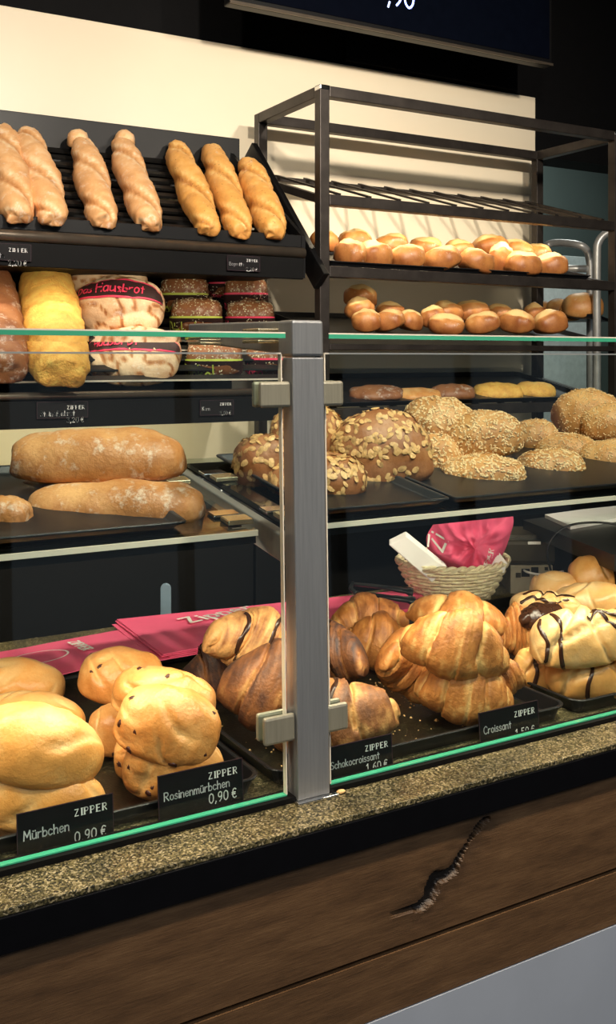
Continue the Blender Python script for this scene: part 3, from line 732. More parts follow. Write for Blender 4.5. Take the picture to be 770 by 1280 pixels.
D3 = [
 ('sweet_knot', 'front glossy bun with one dark chocolate stripe behind the glass, at the right edge', 742, 856, 128, 68, FLOOR, .6, 4, 0, 41, 'pretzel', [[(.42, 3.9), (.4, 3.2), (.46, 2.5), (.42, 1.7), (.47, .9)]]),
 ('sweet_knot', 'brown bun with chocolate stripes low in the corner of the right tray', 676, 834, 66, 50, FLOOR + .0, .8, -10, 0, 42, 'pretzel', [[(.35, 3.8), (.4, 3.0), (.36, 2.2), (.4, 1.2)], [(.65, 3.8), (.6, 3.0), (.66, 2.2), (.6, 1.2)]]),
 ('sweet_knot', 'large pale folded pastry with chocolate drizzle in the middle of the right pile', 722, 795, 120, 68, FLOOR + .045, .6, 6, 0, 43, 'glaze', [[(.35, 3.9), (.33, 3.1), (.37, 2.3), (.33, 1.5)], [(.2, 3.4), (.24, 2.8), (.2, 2.1), (.24, 1.6)], [(.55, 2.1), (.65, 1.8), (.75, 1.9), (.85, 1.6)], [(.6, 1.5), (.7, 2.2), (.8, 2.5), (.9, 2.3)]]),
 ('dipped_croissant', 'croissant dipped in glossy dark chocolate behind the folded pastry', 686, 778, 86, 50, FLOOR + .04, .6, -24, 10, 44, 'choc', []),
 ('sweet_knot', 'pale pastry with thin chocolate lines beside the basket', 682, 756, 88, 36, FLOOR + .055, .6, -4, 0, 45, 'glaze', [[(.2, 2.6), (.35, 2.2), (.5, 2.5), (.7, 2.1)], [(.25, 1.9), (.4, 1.6), (.6, 1.9), (.8, 1.5)]]),
 ('croissant_piece', 'small golden croissant wedged between the big croissants and the chocolate ones', 644, 786, 44, 66, FLOOR + .02, .9, 0, 0, 46, 'croissant', []),
 ('glazed_bun', 'white glazed bun far back left of the brightest pastries', 694, 734, 62, 40, FLOOR + .03, .8, 0, 0, 47, 'glaze', []),
 ('glazed_bun', 'brown topped glazed bun at the very back on the right edge', 744, 718, 66, 48, FLOOR + .045, .8, 0, 0, 48, 'pretzel', []),
 ('glazed_bun', 'brightest glazed pastry in front of the rear buns', 735, 748, 92, 40, FLOOR + .035, .6, 6, 0, 49, 'glaze', []),
 ('glazed_bun', 'golden cross cut pastry at the right edge above the striped bun', 772, 790, 60, 52, FLOOR + .06, .7, 0, 0, 50, 'pretzel', []),
]
for nm, lab, px, py, wpx, hpx, base, dep, roll, yaw, sd, m, st in D3:
    c, l, W, H = place(px, py, wpx, hpx, base=base, dep=dep)
    if 'croissant' in nm: s = croissant_s(l, W, H, sd, 3.2, 1.2, .2, 1.2, 0)
    else: s = oval(l, W, H, sd, .62, .55, .07, 1.5, knot_fn(sd) if 'knot' in nm else grooves(sd, 5, .2))
    o = dough(nm, lab, 'pastry', s, m, c, yaw, roll, group=GP, res=(84, 56)); stripes(o, s, st)

# ============================================================ PRICE CARDS IN THE DISPLAY
def price_card(tl, tr, hgt, Y, word, price, label, group, tilt=14, back=False):
    A = pt(*tl, Y=Y); B = pt(tr[0], tr[1], Y=Y); B.z = A.z = (A.z + B.z) / 2; wd = (B - A).x
    root = empty('price_card', (A.x, Y, A.z - hgt), label, 'sign', group); root.rotation_euler.x = math.radians(-tilt)
    MB().box(0, wd, 0, .0012, 0, hgt).build('card', M['card'], root)
    fn = lambda x, y: (x, -.0004, y); r = MB(); t = .0006
    for x0, x1, z0, z1 in ((0, wd, hgt - t, hgt), (0, wd, 0, t), (0, t, 0, hgt), (wd - t, wd, 0, hgt)): r.box(x0, x1, -.0003, 0, z0, z1)
    r.build('card_rim', M['card_rim'], root)
    k = wd / .09
    lettering(MB(), 'ZIPPER', fn, wd - .004 * k, hgt - .0135 * k, .0062 * k, .12, True, .42, 1, True).build('shop_name', M['white_ink'], root)
    if word: lettering(MB(), word, fn, .006 * k, hgt - .0245 * k, .0082 * k * min(1, 14 / len(word)), .13, gap=.2).build('product_word', M['grey_ink'], root)
    lettering(MB(), price, fn, wd - .006 * k, hgt - .0365 * k, .0088 * k, .12, gap=.25, right=True).build('price', M['white_ink'], root)
    return root
GL = 'price cards in the lower display'
price_card((22, 1020), (143, 993), .052, .9408, 'Mürbchen', '0,90 €', 'black card reading Mürbchen, leaning at the front of the left tray', GL, 5)
price_card((199, 973), (305, 948), .052, .9408, 'Rosinenmürbchen', '0,90 €', 'black card reading Rosinenmürbchen, before the raisin buns', GL, 5)
price_card((409, 938), (492, 917), .050, .9410, 'Schokocroissant', '1,60 €', 'black card reading Schokocroissant, just right of the post', GL, 5)
price_card((601, 893), (675, 876), .050, .9410, 'Croissant', '1,50 €', 'black card reading Croissant, in front of the butter croissants', GL, 5)

# ============================================================ MIDDLE SHELF BREADS
def mb_(y): return msz(y) - ZC + .004
GM = 'rustic loaves on the middle shelf'
def bread_on(name, lab, cat, px, py, wpx, hpx, lift, dep, roll, yaw, sd, m, grp, p=.55, amp=.09, fn=None, res=(44, 32), pitch=0, flat=.55, Y=None):
    c, l, W, H = place(px, py, wpx, hpx, base=None if Y else (lambda y: mb_(y) + lift), Y=Y, dep=dep)
    s = oval(l, W, H, sd, p, flat, amp, 2.2, fn)
    return dough(name, lab, cat, s, m, c, yaw, roll, pitch, grp, res), s
bread_on('rustic_loaf', 'long floury rustic loaf lying on top of its neighbours, left on the middle shelf', 'bread', 124, 569, 212, 68, .05, .42, 0, 0, 51, 'rustic', GM, .42, Y=1.18)
bread_on('rustic_loaf', 'long floury rustic loaf at the bottom front of the middle shelf tray', 'bread', 144, 629, 220, 58, .0, .36, 1, 0, 52, 'rustic', GM, .42, Y=1.125)
bread_on('rustic_loaf', 'rustic loaf showing only its end behind the two long loaves', 'bread', 84, 618, 130, 44, .0, .5, 0, 0, 53, 'rustic', GM, .5, Y=1.23)
bread_on('rustic_loaf', 'cut off loaf at the left picture edge on the middle shelf', 'bread', 4, 642, 68, 44, .0, .8, 8, 0, 54, 'rustic', GM, .6, .14, Y=1.12)
GS = 'pumpkin seed loaves behind the post'
for lab, px, py, wpx, hpx, Y, dep, roll, sd, n in (
    ('pumpkin seed loaf at the left, partly behind the glass edge', 330, 576, 78, 66, 1.21, .8, 10, 61, 90),
    ('pumpkin seed loaf at the rear, crossed by the steel post', 384, 538, 92, 64, 1.26, .8, 0, 62, 110),
    ('pumpkin seed loaf low in front, right behind the post', 396, 598, 122, 64, 1.15, .7, 6, 63, 150),
    ('largest domed pumpkin seed loaf leaning to the right of the post', 474, 563, 130, 100, 1.19, .75, 8, 64, 190)):
    o, s = bread_on('pumpkin_seed_loaf', lab, 'bread', px, py, wpx, hpx, 0, dep, roll, 0, sd, 'pumpkin', GS, .6, .08, Y=Y)
    scatter(s, int(n * 1.9), .0125, .0074, .0012, random.Random(sd), -.2, sides=8).build('pumpkin_seeds', M['seed'], o, smooth=False, kind='stuff')
GO = 'oat and sesame rolls on the middle shelf'
def seam(u, v, q):
    e = math.exp(-((v - 4.3 - .3 * math.sin(u * 6)) / .25) ** 2)
    return 1 + .02 * e, 0
for lab, px, py, wpx, hpx, Y, dep, roll, sd, n in (
    ('round oat roll at the back left of the seeded rolls', 549, 526, 88, 60, 1.27, .9, -6, 71, 900),
    ('oat roll hidden in the gap beside the big pumpkin seed loaf', 543, 574, 66, 62, 1.22, .8, 20, 72, 500),
    ('oat roll with a bald crust patch lying on top in the middle', 603, 543, 98, 58, 1.21, .8, 6, 73, 800),
    ('oat roll at the front left of the right hand tray', 604, 591, 106, 46, 1.15, .7, -2, 74, 900),
    ('small sesame roll at the back between the round ones', 670, 546, 54, 44, 1.29, .9, 0, 75, 350),
    ('sesame roll resting in the second row, centre right', 706, 562, 80, 42, 1.25, .8, 0, 76, 450),
    ('oat roll at the front, right of the front left one', 686, 584, 86, 46, 1.17, .8, 6, 77, 700),
    ('tall pale sesame roll standing at the back on the right', 732, 516, 82, 60, 1.30, .9, 6, 78, 500),
    ('sesame roll at the right edge, leaning on the tall pale one', 762, 526, 78, 46, 1.25, .8, 4, 79, 450),
    ('floury sesame roll at the right edge of the front row', 762, 574, 88, 50, 1.19, .8, 2, 80, 500)):
    o, s = bread_on('seeded_roll', lab, 'roll', px, py, wpx, hpx, 0, dep, roll, 0, sd, 'oat', GO, .6, .08, seam, Y=Y)
    bald = sd in (73, 74, 77)
    scatter(s, int(n * (1.5 if sd < 75 or sd == 77 else 2)), .0050 if sd < 75 or sd == 77 else .0032, .0030 if sd < 75 or sd == 77 else .002, .0016, random.Random(sd), -.55 if not bald else -.95,
            (lambda u, v: not (3.55 < v < 5.2 and .22 < u < .75)) if bald else None, 6).build('seed_topping', M['sesame'], o, kind='stuff')

# ============================================================ BEHIND THE TRAYS: paper bags, tongs, basket
def sheet(name, lab, cat, P, m, th=.0015, grp=None, kindtxt=None, z=0, layers=1, edge=None):
    root = empty(name, P[0], lab, cat, grp)
    for k in range(layers):
        d = Vector((.004 * k * (-1) ** k, -.003 * k, -k * th * 1.5)); mb = MB(); n = 8
        A, B, C_, D_ = [Vector(p) + d - Vector(P[0]) for p in P]
        for i in range(n + 1):
            for j in range(n + 1):
                a = A.lerp(B, i / n); b = D_.lerp(C_, i / n); q = a.lerp(b, j / n)
                q.z += .0012 * noise.noise(Vector((i * .5, j * .5, k * 3.0))); mb.v.append(tuple(q))
        N = (n + 1) ** 2; mb.v += [(x, y, zz - th) for x, y, zz in mb.v]
        for i in range(n):
            for j in range(n):
                a = i * (n + 1) + j; mb.f.append((a, a + n + 1, a + n + 2, a + 1)); mb.f.append((N + a, N + a + 1, N + a + n + 2, N + a + n + 1)); mb.m += [0, 0]
        rim = [i * (n + 1) for i in range(n)] + [n * (n + 1) + j for j in range(n)] + [i * (n + 1) + n for i in range(n, 0, -1)] + [j for j in range(n, 0, -1)]
        for a, b in zip(rim, rim[1:] + rim[:1]): mb.f.append((a, b, N + b, N + a)); mb.m.append(0)
        mb.build('paper_bag', M[m], root)
    return root
def sheet_text(root, P, text, uv, du, h, m='white_ink', name='print', th=.1, serif=True, ring=None):
    P = [Vector(p) - Vector(P[0]) for p in P]
    ux = (P[1] - P[0]).normalized(); uy = (P[3] - P[0]).normalized(); up = ux.cross(uy).normalized(); up = up if up.z > 0 else -up
    ang = math.radians(du); ax = ux * math.cos(ang) + uy * math.sin(ang); ay = up.cross(ax).normalized()
    o = P[0] + (P[1] - P[0]) * uv[0] + (P[3] - P[0]) * uv[1] + up * .0032
    mb = MB()
    if text: lettering(mb, text, lambda x, y: o + ax * x + ay * y, 0, 0, h, th, serif, .28)
    if ring:
        for k in range(28):
            a, b = 2 * PI * k / 28, 2 * PI * (k + 1) / 28; q = []
            for t, r in ((a, 1), (b, 1), (b, .93), (a, .93)): q.append(o + ax * math.cos(t) * ring[0] * r + ay * math.sin(t) * ring[1] * r)
            mb.poly(q)
    mb.build(name, M[m], root)
zt = -.460
def zp(x, y, z): return pt(x, y, Z=z)
PA = [zp(-60, 862, -.453), zp(72, 846, -.453), zp(188, 812, -.453), zp(178, 784, -.455)]
P1 = [zp(-70, 858, -.452), zp(66, 845, -.452), zp(176, 786, -.452), zp(-40, 812, -.452)]
P1 = [zp(-60, 878, -.4455), zp(190, 814, -.4455), zp(172, 783, -.452), zp(-60, 826, -.452)]
r1 = sheet('pink_paper_bags', 'flat pink paper bag lying at the left behind the buns', 'paper bag', P1, 'pink', .0012)
sheet_text(r1, P1, 'ZIPPER', (.60, .72), -75, .017, 'white_ink', 'shop_name', .2)
sheet_text(r1, P1, '', (.42, .5), 0, .02, 'white_ink', 'oval_emblem', .1, True, (.05, .032))
P2 = [zp(204, 818, -.440), zp(540, 756, -.440), zp(520, 736, -.450), zp(146, 774, -.446)]
r2 = sheet('pink_paper_bags', 'stack of pink paper bags with white script running behind the post', 'paper bags', P2, 'pink', .0011, layers=4)
sheet_text(r2, P2, 'Zipper', (.19, .55), 10, .038, 'white_ink', 'shop_name', .16, False)

# tongs
tg = empty('serving_tongs', pt(480, 745, Z=-.43), 'black serving tongs lying on the pink bags behind the croissants', 'tongs')
def rel(o, P): return [tuple(Vector(p) - Vector(o.location)) for p in P]
for k, (a, b_, c_) in enumerate((((442, 730), (480, 734), (516, 740)), ((446, 741), (482, 746), (518, 751)))):
    P = [pt(*a, Z=-.425), pt(*b_, Z=-.418), pt(*c_, Z=-.425)]
    MB().tube(rel(tg, catmull([tuple(p) for p in P], 6)), [.007] * 3 + [.008] * 5 + [.010] * 3 + [.016, .014], 8, flat=.5).build('arm', M['device'], tg, smooth=True)
MB().tube(rel(tg, [pt(441, 729, Z=-.425), pt(438, 735, Z=-.424), pt(445, 742, Z=-.425)]), .004, 8).build('hinge', M['device'], tg, smooth=True)

# basket
BC = pt(566, 745, Z=-.463); BC.z = GT + .002
bk = empty('wicker_basket', BC, 'round pale wicker basket holding napkins and a pink bag', 'basket')
def bask_r(t): return .070 + .042 * t ** .8
BH = .072; mb = MB(); NS = 26
for row in range(11):
    t = (row + .5) / 11; P = []
    for k in range(NS * 6 + 1):
        a = 2 * PI * k / (NS * 6); r = bask_r(t) + .0028 * math.sin(a * NS / 2 + row * PI)
        P.append((r * math.cos(a), r * math.sin(a) * .86, BH * t))
    mb.tube(P, .0031, 6, cap=False)
mb.build('weave', M['wicker'], bk, smooth=True, kind='stuff')
mb = MB()
for k in range(NS):
    a = 2 * PI * k / NS; mb.tube([(bask_r(t) * math.cos(a), bask_r(t) * .86 * math.sin(a), BH * t) for t in (0, .25, .5, .75, 1)], .0022, 5)
mb.build('stakes', M['wicker'], bk, smooth=True, kind='stuff')
mb = MB()
for ph in (0, PI):
    mb.tube([((bask_r(1) + .003 * math.cos(t * 18 + ph)) * math.cos(t), (bask_r(1) + .003 * math.cos(t * 18 + ph)) * .86 * math.sin(t), BH + .003 + .003 * math.sin(t * 18 + ph)) for t in [2 * PI * i / 160 for i in range(161)]], .0036, 6, cap=False)
mb.build('rim', M['wicker'], bk, smooth=True)
MB().tube([(0, 0, 0), (0, 0, .003)], [.07, .07], 24).build('basket_base', M['wicker'], bk)
# napkins
nk = empty('napkin_stack', BC + Vector((-.03, -.02, .03)), 'thick stack of white napkins standing in the left of the basket', 'napkins')
A0, A1, A2, A3 = (zp_ for zp_ in (pt(498, 688, D=1.90), pt(515, 668, D=1.95), pt(590, 712, D=1.90), pt(560, 725, D=1.84)))
for k in range(6):
    d = RT * .0006 * k + FW * (.0075 * k) + Vector((0, 0, .0012 * (k % 2)))
    P = [pt(486, 681, D=1.86), pt(508, 670, D=1.86), pt(560, 712, D=1.86), pt(540, 728, D=1.86)]
    mb = MB(); mb.prism([Vector(p) + d - nk.location for p in P], FW * .0066); mb.build('napkin', M['white_paper'], nk, bevel=.002)
nk2 = empty('napkin_stack', BC + Vector((.06, 0, .03)), 'white napkin corners sticking up at the right of the pink bag', 'napkins')
for k in range(3):
    P = [pt(610, 716, D=1.9), pt(604, 690, D=1.9), pt(622, 688 + 3 * k, D=1.9), pt(634, 704, D=1.9), pt(630, 716, D=1.9)]
    MB().prism([Vector(p) + FW * .006 * k - nk2.location for p in P], FW * .004).build('napkin', M['white_paper'], nk2)
# crumpled pink bag: a pouch pressed into folds, open at the top right
outline = [(535, 690), (533, 672), (540, 658), (548, 648), (562, 646), (585, 645), (604, 643), (622, 639), (638, 639), (642, 652), (638, 668), (630, 690), (617, 708), (600, 716), (575, 716), (552, 704)]
bgc = pt(586, 678, D=1.93); mb = MB(); NR = 11; NA = 96
Pc = [pt(x, y, D=1.93) - bgc for x, y in outline]; ring_ = catmull([tuple(p) for p in Pc] + [tuple(Pc[0])], 6)[:-1]; NA = len(ring_)
def fold(x, z, sd):
    a = noise.noise(Vector((x * 34, z * 20 + x * 12, sd))); b = noise.noise(Vector((x * 75 + 3, z * 50, sd + 4)))
    return (1 - abs(a) * 2.2) * .6 + (1 - abs(b) * 2) * .35
for sgn in (-1, 1):
    for i in range(NR + 1):
        t = i / NR
        for k in range(NA):
            q = Vector(ring_[k]) * (1 - t) ; x = q.dot(RT); z = q.z
            bulge = math.sin(min(1, t * 1.3) * PI / 2) * .040 * (1 + .0 * x)
            f = fold(x, z, 2 + sgn) * .034 * min(1, t * 3)
            q = q + FW * sgn * (bulge + f)
            mb.v.append(tuple(q))
for sidx in range(2):
    b = sidx * (NR + 1) * NA
    for i in range(NR):
        for k in range(NA):
            j = (k + 1) % NA; q = (b + i * NA + k, b + (i + 1) * NA + k, b + (i + 1) * NA + j, b + i * NA + j)
            mb.f.append(q if sidx else q[::-1]); mb.m.append(0)
pb = mb.build('crumpled_bag', M['pink'], smooth=True); pb.location = bgc
tag(pb, 'crumpled bright pink paper bag stuffed into the wicker basket', 'paper bag')
from mathutils.bvhtree import BVHTree
bvh = BVHTree.FromPolygons(mb.v, mb.f)
def bagfn(ox, oz, ang):
    def fn(x, y):
        c_, s_2 = math.cos(ang), math.sin(ang); X = ox + x * c_ - y * s_2; Z = oz + x * s_2 + y * c_
        o = RT * X + Vector((0, 0, Z)) - FW * .2; h = bvh.ray_cast(o, FW)[0]
        return (h if h else o + FW * .16) - FW * .0007
    return fn
lettering(MB(), 'Zi', bagfn(-.056, -.01, 1.2), 0, 0, .030, .12).build('script_print', M['white_ink'], pb)
lettering(MB(), 'ZIPPER', bagfn(.026, -.045, 1.25), 0, 0, .010, .14, True, .28).build('shop_name', M['white_ink'], pb)

# ---- till corner: printer, desk slab, paper, cables
PD = 1.98
pr = empty('receipt_printer', pt(668, 740, D=PD), 'small dark olive printer with a beige socket panel right of the basket', 'printer')
def cbox(x0, x1, y0, y1, D, dep):   # box facing the customer side, measured off the picture at depth D
    A = pt(x0, y1, D=D); B = pt(x1, y1, D=D); C2 = pt(x0, y0, D=D); d = FW * dep; h = Vector((0, 0, C2.z - A.z))
    return [A, B, B + d, A + d, A + h, B + h, B + d + h, A + d + h]
MB().quadbox(rel(pr, cbox(630, 703, 676, 706, PD, .11))).build('printer_cover', M['taupe'], pr, bevel=.008)
MB().quadbox(rel(pr, cbox(634, 698, 668, 678, PD + .03, .10))).build('paper_lid', M['taupe'], pr, bevel=.004)
MB().quadbox(rel(pr, cbox(638, 696, 706.5, 744, PD + .01, .1))).build('socket_panel', M['beige'], pr, bevel=.002)
for x0, x1, y0, y1, m in ((652, 662, 711, 721, 'device'), (664, 673, 709, 718, 'device'), (681, 685, 709, 713, 'device'), (645, 651, 716, 722, 'taupe')):
    MB().quadbox(rel(pr, cbox(x0, x1, y0, y1, PD + .0075, .004))).build('socket', M[m], pr)
MB().quadbox(rel(pr, cbox(660, 676, 677, 680.5, PD - .0012, .001))).build('logo_plate', M['white_ink'], pr)
for k, P in enumerate((((655, 713, 1.985), (662, 716, 1.96), (680, 718, 1.95), (705, 714, 1.94)),)):
    tag(MB().tube(catmull([tuple(pt(x, y, D=d)) for x, y, d in P], 6), .0022, 6).build('white_cable', M['white_paper'], smooth=True), 'short white cable plugged into the printer panel', 'cable')
# desk slab
S0 = [pt(652, 650, Z=-.325), pt(770, 718, Z=-.325)]
ds = empty('till_desk', pt(720, 700, D=2.2), 'raised dark desk slab at the right edge behind the pastries', 'desk')
Zs = -.335
TP = [pt(654, 650, Z=Zs), pt(768, 694, Z=Zs), pt(1010, 650, Z=Zs), pt(862, 622, Z=Zs)]
MB().prism(rel(ds, TP), (0, 0, -.028)).build('desk_top', M['device'], ds)
MB().prism(rel(ds, [Vector((p.x, p.y, p.z - .029)) + (TP[2] - TP[0]) * .04 for p in TP]), (0, 0, -(TP[0].z - .029 - GT) + .0005)).build('desk_side', M['black'], ds)
W4 = [pt(681, 643, Z=Zs + .008), pt(713, 657, Z=Zs + .008), pt(800, 643, Z=Zs + .008), pt(790, 628, Z=Zs + .008)]
tag(MB().prism([Vector(p) for p in W4], (0, 0, -.0075)).build('paper_stack', M['white_paper']), 'stack of white paper on the dark desk slab', 'paper')
for lab, P, m in (('black cable arching over the desk edge in a wide loop', ((690, 718, 1.92), (684, 690, 1.92), (694, 668, 1.92), (715, 656, 1.92), (745, 653, 1.92), (775, 656, 1.92)), 'device'),
               ('thin grey cable curving down behind the glazed buns', ((708, 712, 2.0), (709, 688, 2.0), (722, 677, 2.0), (740, 675, 2.0), (755, 666, 2.0), (775, 660, 2.0)), 'rack_metal')):
    tag(MB().tube(catmull([tuple(pt(x, y, D=d)) for x, y, d in P], 7), .0024, 6).build('cable', M[m], smooth=True), lab, 'cable')
# blue steel upright behind the pink bags
b0 = pt(207, 770, D=1.9); us = MB(); P = []
for k in range(9): a = PI * k / 8; P.append(RT * .010 * math.cos(a) + Vector((0, 0, .010 * math.sin(a))))
top = pt(207, 736, D=1.9)
us.prism([top + p for p in P] + [Vector((top.x, top.y, .001)) - RT * .010, Vector((top.x, top.y, .001)) + RT * .010], FW * .006)
tag(us.build('steel_upright', M['bluesteel'], bevel=.001), 'narrow blue grey steel upright with rounded tip behind the pink bags', 'post')

# ============================================================ BACK COUNTER AND RACKS
bc = empty('back_counter', (.6, 2.3, 0), 'low black back counter running under the bread racks', 'counter')
child(MB().box(-1.5, 2.30, 1.98, WY - .02, ZC - .365, ZC - .335), 'worktop', M['black_metal'], bc, bevel=.003)
for k in range(6): child(MB().box(-1.5 + k * .63, -.875 + k * .63, 2.0, 2.5, .1, ZC - .368), 'cabinet_front', M['black'], bc, bevel=.003)

# ---- left rack
LR = empty('baguette_rack', (.3, 2.3, 1.0), 'wide black wall rack at the left with sloping slatted shelves for baguettes and loaves', 'rack')
xl, xr = -.35, 1.17
def child_r(mb, name, m, p, **k): return child(mb, name, m, p, **k)
Zf1, Yf1, Zb1, Yb1 = ZC + .275, 2.09, ZC + .50, 2.42
def s1(t): return Vector((0, Yf1 + (Yb1 - Yf1) * t, Zf1 + (Zb1 - Zf1) * t))
child_r(MB().box(xl, xr + .03, 2.45, 2.465, ZC + .42, ZC + .598), 'back_board', M['black_metal'], LR, bevel=.002)
for k in range(11):
    p = s1(k / 10 * 1.05); n = 'slat'
    child_r(MB().bar((xl, p.y, p.z), (xr, p.y, p.z), .018, .006, up=(0, -.56, .83)), n, M['slat'], LR)
child_r(MB().box(xl, xr + .004, 2.062, 2.078, ZC + .262, ZC + .292), 'front_lip', M['black_metal'], LR, bevel=.002)
child_r(MB().tube([(xl, 2.05, ZC + .248), (xr + .002, 2.05, ZC + .248)], .013, 14), 'front_bar', M['bar'], LR, smooth=True)
child_r(MB().box(xl, xr, 2.046, 2.056, ZC + .186, ZC + .238), 'fascia', M['black'], LR, bevel=.002)
child_r(MB().box(xl, xr, 2.056, 2.56, ZC + .20, ZC + .206), 'under_panel', M['black'], LR)
# second shelf
Zf2, Yf2, Zb2, Yb2 = ZC - .045, 2.10, ZC + .16, 2.44
def s2(t): return Vector((0, Yf2 + (Yb2 - Yf2) * t, Zf2 + (Zb2 - Zf2) * t))
for k in range(10):
    p = s2(k / 9)
    sl_ = child_r(MB().bar((xl, p.y, p.z), (xr, p.y, p.z), .020, .006, up=(0, -.5, .85)), 'slat', M['slat'], LR)
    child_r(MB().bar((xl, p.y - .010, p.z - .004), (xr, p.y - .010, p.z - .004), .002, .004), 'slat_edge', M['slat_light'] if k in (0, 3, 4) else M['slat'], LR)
child_r(MB().tube([(xl, 2.07, ZC - .078), (xr, 2.07, ZC - .078)], .0085, 12), 'front_bar', M['bar'], LR, smooth=True)
child_r(MB().box(xl, xr + .03, 2.066, 2.076, ZC - .145, ZC - .088), 'fascia', M['black'], LR)
child_r(MB().box(xl, xr + .03, 2.076, 2.5, ZC - .10, ZC - .094), 'under_panel', M['black'], LR)
child_r(MB().box(xl, xr + .03, 2.50, 2.512, ZC - .1, ZC + .42), 'back_board', M['black'], LR)
# end cheek and sloping arm to the steel rack
child_r(MB().quadbox([(xr + .002, 2.06, ZC + .19), (xr + .012, 2.06, ZC + .19), (xr + .012, 2.5, ZC + .48), (xr + .002, 2.5, ZC + .48), (xr + .002, 2.06, ZC + .29), (xr + .012, 2.06, ZC + .29), (xr + .012, 2.5, ZC + .59), (xr + .002, 2.5, ZC + .59)]), 'end_cheek', M['black_metal'], LR)
child_r(MB().bar((1.268, 2.128, ZC + .19), (1.235, 2.455, ZC + .57), .018, .055), 'sloping_arm', M['black_metal'], LR, bevel=.002)
def rack_card(x0, x1, y0, y1, Y, word, price, lab):
    return price_card((x0, y0), (x1, y0), .034, Y, word, price, lab, 'price cards on the left rack', 0)
rack_card(-30, 39, 304, 332, 2.040, 'Baguette', '2,20 €', 'small black price card at the far left of the upper rack edge')
rack_card(284, 325, 320, 340, 2.040, 'Baguette', '2,20 €', 'small black price card at the right end of the upper rack edge')
rack_card(46, 110, 502, 524, 2.060, 'Steinofenbrot', '3,20 €', 'small black price card on the lower rack edge at the left')
rack_card(250, 292, 500, 518, 2.060, 'Korn', '3,60 €', 'small black price card on the lower rack edge near the post')

# baguettes
def twist(n=3.2, a=.17, ph=0):
    def fn(u, v, q):
        w_ = math.sin(u * n * 2 * PI * .5 + (v - PI / 2) * .9 + ph); e = abs(w_)
        return 1 - a * (1 - e ** .45), .45 * (1 - e ** .5) - .5 * max(0, 1 - abs(e - .45) / .3) + .12
    return fn
GBg = 'baguettes in a row on the top sloping shelf'
SL1 = math.atan2(Zb1 - Zf1, Yb1 - Yf1)
def on_slope(name, lab, cat, m, A, B, wpx, sfun, surfn, grp, sd, hscale=.8, res=(60, 24), lift=None, p=.38):
    """long bread lying up the slope from pixel A (top) to B (bottom)"""
    def hit(px, py, off=0):
        r = ray(px, py); p0 = sfun(0); nrm = Vector((0, -(sfun(1).z - sfun(0).z), sfun(1).y - sfun(0).y)).normalized()
        o = Vector((0, 0, ZC)); k = ((p0 + nrm * off) - o).dot(nrm) / r.dot(nrm); return o + r * k, nrm
    D = 2.3; wm = wpx * D / F
    a, nrm = hit(*A, wm * .5); b, _ = hit(*B, wm * .5); c = (a + b) / 2; X = (b - a); Lm = X.length
    X.normalize(); Yv = nrm.cross(X).normalized(); Zv = X.cross(Yv).normalized()
    s = oval(Lm, wm, wm * hscale, sd, p, .7, .09, 6, surfn)
    mbx, tone = surf_mesh(s, *res); o = mbx.build(name, M[m], smooth=True, attrs={'tone': tone})
    o.matrix_world = Matrix.Translation(c) @ Matrix((X, Yv, Zv)).transposed().to_4x4()
    tag(o, lab, cat, grp); return o, s
for i, (A, B, wpx, m, lab) in enumerate((
    ((2, 162), (24, 268), 42, 'baguette', 'pale baguette cut off by the left picture edge'),
    ((32, 166), (68, 272), 42, 'baguette', 'second pale baguette from the left, floury'),
    ((104, 178), (131, 276), 38, 'baguette', 'third pale baguette with a small knob at its top left'),
    ((152, 178), (190, 280), 38, 'baguette', 'fourth pale baguette with a round head tilted left'),
    ((220, 182), (263, 286), 38, 'herb', 'speckled herb baguette, left one of the speckled ones'),
    ((265, 184), (302, 288), 38, 'herb', 'speckled herb baguette between two speckled ones'),
    ((310, 203), (345, 290), 40, 'herb', 'shortest speckled herb baguette at the right end of the shelf'))):
    o, s = on_slope('baguette' if m == 'baguette' else 'herb_baguette', lab, 'bread', m, A, B, wpx * 1.16, s1, twist(2.8, .40, i), GBg, 90 + i)
    if m == 'herb': scatter(s, 70, .0045, .0018, .001, random.Random(i), -.1, sides=4).build('herb_flecks', M['herbfleck'], o, kind='stuff')
    if i in (2, 3):
        mbx, tone = surf_mesh(oval(.050, .052, .046, i, .6, .7), 20, 16); h = mbx.build('head_knob', M['baguette'], o, smooth=True, attrs={'tone': tone})
        h.location = (min(v.co.x for v in o.data.vertices) - .008, -.012 if i == 2 else .010, .004)

# loaves on the second shelf
GLf = 'loaves on the second sloping shelf'
o, s = on_slope('crusted_loaf', 'long yellow cheese crusted bread at the left of the second shelf', 'bread', 'cheese', (56, 338), (78, 466), 72, s2, lambda u, v, q: (1 + .05 * noise.noise(q * 90), .3 * noise.noise(q * 70)), GLf, 101, .75, p=.22)
o, s = on_slope('dark_loaf', 'dark wrapped loaf cut off by the left picture edge', 'bread', 'rye', (-14, 336), (6, 462), 62, s2, None, GLf, 102, .8, p=.25)
def cracked(sd):
    def fn(u, v, q):
        n = noise.noise(q * 22 + Vector((sd, 0, 0))); n2 = noise.noise(q * 45 + Vector((0, sd, 0)))
        e = math.exp(-(n / .07) ** 2); return 1 - .06 * e, (.9 * e - .32) + .15 * n2
    return fn
M['haus'] = crust('floured cracked crust', (.86, .66, .42), (.56, .28, .11), (.30, .10, .03), .6, 30, .3, .2, bstr=.6)
